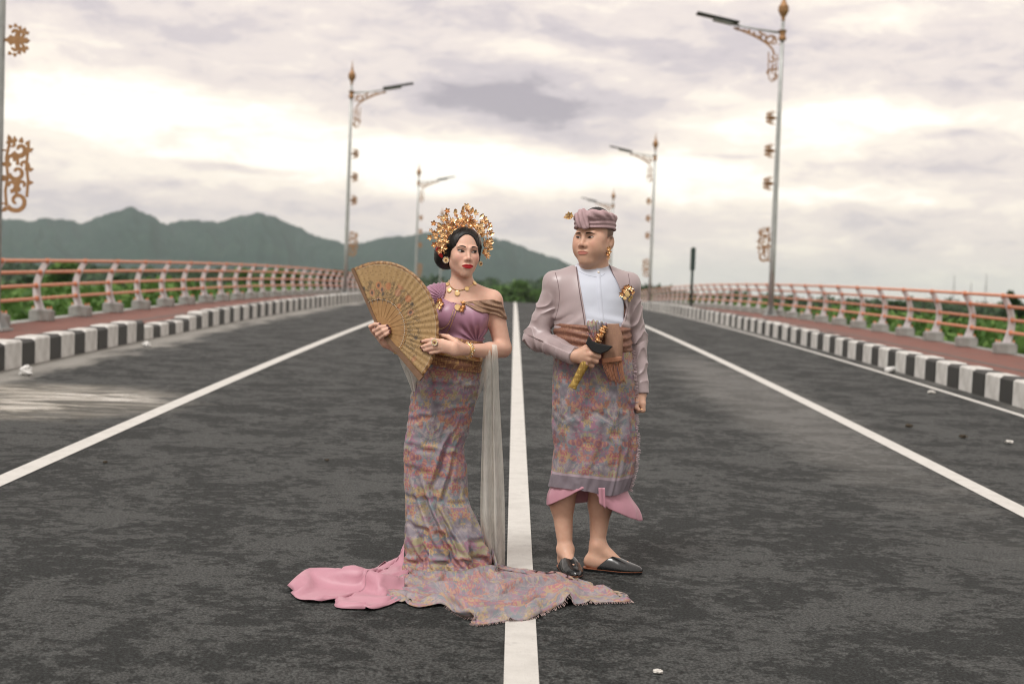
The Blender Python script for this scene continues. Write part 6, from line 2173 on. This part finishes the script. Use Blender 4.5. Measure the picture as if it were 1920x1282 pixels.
# ---- floral sarong
def w_sar(r, th, t, py):
    ca, sa = np.cos(th), np.sin(th); fr = np.clip(-sa, 0, 1); n = len(th)
    P = np.stack([ca * 3, np.full(n, t * 5), sa * 3], 1)
    w = .006 * vnoise(P) + .0025 * vnoise(P * 2.6)
    for (x0, x1, amp, wd, t0, t1) in ((-.95, -.55, .010, .10, .1, .95), (-.5, -.75, .009, .10, .25, 1.0), (.15, -.2, .006, .12, .3, .9), (.85, .6, .009, .09, .2, 1.0), (-.2, .25, .006, .10, .05, .5)):
        tt = (t - t0) / (t1 - t0)
        if 0 < tt < 1: w += amp * math.sin(math.pi * tt) ** .6 * (np.exp(-((ca - x0 - (x1 - x0) * tt) / wd) ** 2) - .8 * np.exp(-((ca - x0 - (x1 - x0) * tt - 1.5 * wd) / wd) ** 2)) * fr
    # crisp pressed crease of the overlap
    w += .007 * np.exp(-((ca - .50) / .02) ** 2) * fr * sstep(.1, .3, t)
    r[:, 0] += ca * w; r[:, 1] += sa * w
    r[:, 2] += (-.020 * np.exp(-((ca - .5) / .35) ** 2) + .012 * np.clip(-ca, 0, 1)) * fr * sstep(.8, 1, t)
    return r
gloft('sarong', [(640, 1041, 1184, .150), (680, 1040, 1187, .152), (720, 1038, 1190, .150), (760, 1036, 1191, .145), (800, 1037, 1194, .140), (840, 1038, 1196, .135), (880, 1033, 1190, .130), (911, 1027, 1181, .128)], M_FLORM, 48, 110, w_sar, .0, soft=(.019, .30, 2.0))
# frayed selvedge down his left side
M_FRAY = material('pale_thread', (.50, .40, .42), .8)
rs_ = np.random.RandomState(5); mb = MB()
sr = bpy.data.objects['sarong'].data
SV = np.array([v.co for v in sr.vertices]).reshape(95, 220, 3)
for i in range(4, 94):
    k = int(np.argmin(np.abs((SV[i, :, 0] - SV[i, :, 0].min()) / (SV[i, :, 0].max() - SV[i, :, 0].min()) - .985) + 10 * (SV[i, :, 1] > YM)))
    a0_ = SV[i, k]
    for s in range(3):
        a = a0_ + (SV[min(i + 1, 94), k] - a0_) * s / 3
        mb.tube([a - np.array([.010, -.002, 0]), a + np.array([rs_.uniform(.004, .016), -rs_.uniform(.004, .010), -rs_.uniform(.0, .010)])], .0012, 3, False)
gpt(tag(mb.build('frayed_selvedge', M_FRAY, groom), kind='stuff'))
# pressed hem line folds inside the sarong: plain pink underskirt with a drooping corner
def under():
    mm = 150; n = 40; rings = []
    th = np.linspace(0, 2 * np.pi, mm, endpoint=False) + np.pi / 2
    ca, sa = np.cos(th), np.sin(th)
    xf = [1020, 1028, 1050, 1073, 1098, 1112, 1130, 1140, 1160, 1180, 1200]; yf = [946, 949, 938, 926, 914, 916, 944, 952, 966, 976, 990]
    l, r_ = 1028, 1181
    px_ = (l + r_) / 2 + ca * (r_ - l) / 2
    hem_f = np.interp(px_, xf, yf); hem_b = np.interp(px_, [1028, 1070, 1110, 1150, 1181], [946, 944, 940, 955, 975])
    wf = sstep(.12, -.12, sa)
    hem = hem_f * wf + hem_b * (1 - wf)
    flap = sstep(.45, 1.0, ca)
    for i in range(n):
        t = i / (n - 1)
        py = 882 + (hem - 882) * t
        cx = (l + r_) / 2; hw = (r_ - l) / 2 - 6 + sstep(.30, .8, t) * 8 + sstep(.35, 1, t) * 17 * flap
        w = 1 + (.03 * np.sin(th * 7 + 1) + .02 * np.sin(th * 13)) * float(sstep(.45, 1, t))
        rg = np.array([G(cx + h_ * c * ww, y_, (.106 + .014 * float(sstep(.4, 1, t))) * s * ww) for c, s, y_, ww, h_ in zip(ca, sa, py, w, hw)])
        rings.append(rg)
    o = loft('underskirt', rings, M_PINK, groom); gpt(o)
    md = o.modifiers.new('thickness', 'SOLIDIFY'); md.thickness = .002
    # turned-over pleat hanging in front
    rows = []
    for t in np.linspace(0, 1, 12):
        rows.append([G(1128 + u * 6 + t * 1.5, 914 + t * (34 + u * 5), -.150 + .006 * math.sin(u * 3)) for u in np.linspace(-1, 1, 7)])
    o = loft('front_pleat', rows, M_PINK, groom, closed=False, solid=.002); gpt(o)
under()

# ---- hanging end of the sash with fringe
def sash_end():
    rows = []
    for t in np.linspace(0, 1, 40):
        py = 607 + 74 * t
        l = np.interp(t, [0, .4, 1], [1131, 1134, 1129]); r_ = np.interp(t, [0, .35, 1], [1160, 1168, 1166])
        dy = -.172 - .012 * math.sin(t * 2.2)
        rows.append([G(l + (r_ - l) * u, py, dy - .010 * math.sin(u * 3.14) - .004 * math.sin(u * 9 + t)) for u in np.linspace(0, 1, 16)])
    o = loft('sash_end', rows, M_SASH, groom, closed=False, solid=.004); gpt(o)
    rows = [[G(1128.5 + 38 * u, 672 + 9.5 * t - 4 * u, -.192 - .008 * math.sin(u * 3.14)) for u in np.linspace(0, 1, 12)] for t in np.linspace(0, 1, 4)]
    gpt(loft('sash_border', rows, M_RUST, groom, closed=False, solid=.003))
    rs_ = np.random.RandomState(3)
    for k in range(26):
        u = k / 25; x0 = 1129.5 + 36 * u; y0 = 680 - 4 * u
        x1 = 1142 + 30 * u + rs_.uniform(-3, 3); y1 = 709 + 9 * math.sin(u * 2.6) + rs_.uniform(-5, 5)
        P = [G(x0, y0, -.190), G(x0 * .55 + x1 * .45 + rs_.uniform(-2, 2), (y0 + y1) / 2, -.186 + rs_.uniform(-.006, .006)), G(x1, y1, -.180 + rs_.uniform(-.006, .008))]
        gpt(MB().tube(list(spl(P, 7)), [.0030, .0022, .0020, .0020, .0020, .0018, .0012], 5).build('tassel', M_RUST, groom, True))
M_RUST = cloth_mat('rust_thread', (.36, .165, .095), .75, .2, 500, .2, .2)
sash_end()

# ---- gold pin on the lapel, earring, ring
br = empty('brooch', tuple(G(1176, 551, -.1) - np.array(groom.location)), 0, groom)
def ghang(o, sub, world):
    o.parent = sub; off = Vector(sub.location) + Vector(groom.location); o.matrix_basis = Matrix.Translation(-off) @ world
for px, py, r, nm in ((1175, 551, .0155, 'medallion'), (1170.5, 559, .0090, 'coin'), (1179, 562, .0095, 'coin'), (1182.5, 557, .0085, 'coin')):
    q = surf(g_jacket, px, py); o = obj(nm, disc_mesh(r, .003), M_GOLDP); ghang(o, br, frame(q, normal(g_jacket, q), .004))
for px, py in ((1167, 545), (1171, 540), (1176, 538.5), (1181, 541), (1184, 547), (1166.5, 551)):
    q = surf(g_jacket, px, py); o = obj('golden_flower', ROS[1], None); ghang(o, br, frame(q, normal(g_jacket, q), .003))
eq = np.array(GH.out((.081, -.004, -.050)))
er = empty('earring', tuple(eq - np.array(groom.location)), 0, groom)
for k, (dx, dz, s) in enumerate(((0, 0, 0), (.003, -.013, 1), (-.003, -.024, 1), (.002, -.034, 3), (-.001, -.042, 3))):
    o = obj('golden_flower', ROS[[1, 1, 1, 3, 3][k]], None, er); o.matrix_basis = Matrix.Translation((dx, -.004, dz)) @ Matrix.Rotation(R(80), 4, 'X') @ Matrix.Scale(.85, 4)
rq = np.array(G(1205, 767, -.022)); rr_ = empty('ring', tuple(rq - np.array(groom.location)), 0, groom)
MB().lathe([(.0112, -.003), (.0125, -.003), (.0128, .0), (.0125, .003), (.0112, .003)], 18).build('band', M_GOLD, rr_, True).rotation_euler = (.2, R(20), 0)

# ---- slippers
def slipper(heel, d):
    root = empty('slipper', (0, 0, 0), 0, groom)
    side = np.array([-d[1], d[0], 0]); g0 = heel.copy(); g0[2] = pf(heel[1])
    Ls = .275; st = g0 - d * .030
    TW = [(0, .004), (.015, .016), (.05, .026), (.12, .0315), (.30, .0345), (.48, .0415), (.62, .0460), (.74, .0440), (.85, .0350), (.93, .0230), (.98, .0110), (1.0, .003)]
    wd = lambda t: float(np.interp(t, [a for a, b in TW], [b for a, b in TW]))
    ts = np.concatenate([np.linspace(0, .1, 8), np.linspace(.13, .9, 26), np.linspace(.91, 1, 10)])
    # layered sole: dark heel and tread, tan edge, insole
    for nm, lays, mat in (('sole', ((.001, -.001), (.010, .001), (.0105, .0005)), M_LEATHER), ('welt', ((.0104, .0022), (.0140, .0022), (.0142, -.002)), M_SOLE)):
        lay = [[st + d * Ls * t + side * s * max(.001, wd(t) + gw) + np.array([0, 0, z0]) for s, seq in ((1, ts), (-1, ts[::-1])) for t in seq] for z0, gw in lays]
        n = len(lay[0]); Vv = [p for l in lay for p in l]; k_ = len(lays)
        Ff = [(i * n + k, i * n + (k + 1) % n, (i + 1) * n + (k + 1) % n, (i + 1) * n + k) for i in range(k_ - 1) for k in range(n)] + [tuple(range(n - 1, -1, -1)), tuple(range((k_ - 1) * n, k_ * n))]
        child_fix(MB().add(Vv, Ff).build(nm, mat, root), groom)
    HP = [(.2, .046), (.40, .064), (.5, .064), (.6, .054), (.7, .043), (.8, .033), (.9, .025), (.96, .018), (1.0, .007)]
    rings = []
    for j in np.linspace(0, 1, 34):
        row = []
        for a in np.linspace(0, math.pi, 27):
            t0_ = .25 + .27 * math.sin(a) ** 1.4            # throat slants from the sole up to the instep
            t = t0_ + (1 - t0_) * j
            h = float(np.interp(t, [q_[0] for q_ in HP], [q_[1] for q_ in HP])); w = wd(t) + .0012
            row.append(st + d * Ls * t + side * math.copysign(abs(math.cos(a)) ** .8, math.cos(a)) * w + np.array([0, 0, .0135 + h * math.sin(a) ** .85]))
        rings.append(row)
    child_fix(loft('upper', rings, M_LEATHER, root, closed=False, solid=.003), groom)
    return root
slipper(rf_heel, rf_dir); slipper(lf_heel, lf_dir)

# ================================================================== the dagger in its sheath
def dagger():
    p0 = np.array(G(1073, 727, -.205)); p1 = np.array(G(1136, 607, -.225))
    root = empty('dagger', tuple(p0)); tag(root, 'gold-sheathed dagger with black crosspiece and carved hilt in the fist of the man', 'dagger')
    ax = p1 - p0; L = np.linalg.norm(ax); ax /= L
    sd_ = np.cross(ax, np.array([0, -1, 0])); sd_ /= np.linalg.norm(sd_); fw = np.cross(sd_, ax); fw /= np.linalg.norm(fw)
    if fw[1] > 0: fw = -fw
    def at(s, u, w): return ax * s + sd_ * u + fw * w
    mt = brocade_mat('embossed_gold', (.26, .155, .03), (.66, .46, .13), 130, .9)
    rings = []
    for s in np.linspace(0, .62, 34):
        tt = s / .62; hw = .0155 + .006 * tt + .003 * (s < .03); th = .010
        rings.append([at(s * L, math.cos(a) * hw, math.sin(a) * th) for a in np.linspace(0, 2 * math.pi, 20, endpoint=False)])
    o = loft('scabbard', rings, mt, root)
    MB().add([at(0, math.cos(a) * .017, math.sin(a) * .011) - ax * .001 for a in np.linspace(0, 2 * math.pi, 12, endpoint=False)], [tuple(range(12))]).build('scabbard_tip', M_GOLD, root)
    # boat-shaped crosspiece with swept tips
    pts = [(1098, 644), (1104, 629), (1109, 638), (1121, 643), (1150, 649), (1140, 658), (1126, 664), (1110, 658)]
    V = []
    for dd in (-.238, -.206):
        V += [np.array(G(a, b, dd)) - p0 for a, b in pts]
    n = len(pts)
    F = [tuple(range(n)), tuple(range(2 * n - 1, n - 1, -1))] + [(i, n + i, n + (i + 1) % n, (i + 1) % n) for i in range(n)]
    o = obj('crosspiece', mesh('crosspiece', V, F), M_BLACKWOOD, root)
    md = o.modifiers.new('bevel', 'BEVEL'); md.width = .004; md.segments = 2
    # carved hilt: stacked beads and curls
    s = .70 * L
    for k, (r, h) in enumerate(((.010, .010), (.015, .013), (.011, .010), (.016, .014), (.012, .012), (.017, .015), (.013, .012), (.009, .012))):
        c = at(s + h / 2, .004 * math.sin(k * 1.9), .002)
        ob = MB().lathe([(.001, -h * .62), (r * .7, -h * .45), (r, 0), (r * .7, h * .45), (.001, h * .62)], 9).build('carved_bead', M_GOLD, root)
        ob.matrix_basis = Matrix.Translation(Vector(c)) @ Vector(ax).to_track_quat('Z', 'Y').to_matrix().to_4x4() @ Matrix.Rotation(k, 4, 'Z')
        for j in range(4):
            a = j * 1.57 + k * .8
            leaf = obj('carved_leaf', LEAFM, None, root)
            dv = sd_ * math.cos(a) + fw * math.sin(a)
            yv = Vector(ax * .6 + dv).normalized(); zv = Vector(dv - ax * .6).normalized(); xv = yv.cross(zv).normalized(); zv = xv.cross(yv)
            M_ = Matrix((xv, yv, zv)).transposed().to_4x4() @ Matrix.Scale(.32, 4); M_.translation = Vector(c + dv * r * .8); leaf.matrix_basis = M_
        s += h * .86
    # patterned cloth tied round the hilt
    def knot(p):
        d = rcone(p, G(1120, 648, -.205), G(1112, 612, -.19), .012, .030)
        d = smin(d, rcone(p, G(1116, 640, -.20), G(1126, 606, -.195), .010, .024), .01)
        x, z = p[:, 0], p[:, 2]; b0 = G(1121, 652, -.2); an = np.arctan2(z - b0[2], x - b0[0])
        d = d - (.0050 * np.sin(an * 26 + 30 * (p[:, 1] - YM))).astype(f32)
        return smax(d, (z - G(1118, 601)[2]) + .25 * (x - G(1118, 601)[0]) + (.006 * np.sin(x * 330)).astype(f32), .004)
    V, Q = net(knot, np.array(G(1085, 660, -.28)), np.array(G(1150, 590, -.10)), .0028, 1)
    V = V - p0
    me = mesh('tied_cloth', V, Q, True); ul = me.uv_layers.new(name='UVMap')
    li = np.zeros(len(me.loops), dtype=np.int32); me.loops.foreach_get('vertex_index', li)
    ul.data.foreach_set('uv', (V[li][:, [0, 2]] + .3).astype(f32).ravel())
    obj('tied_cloth', me, M_FLOR, root)
dagger()
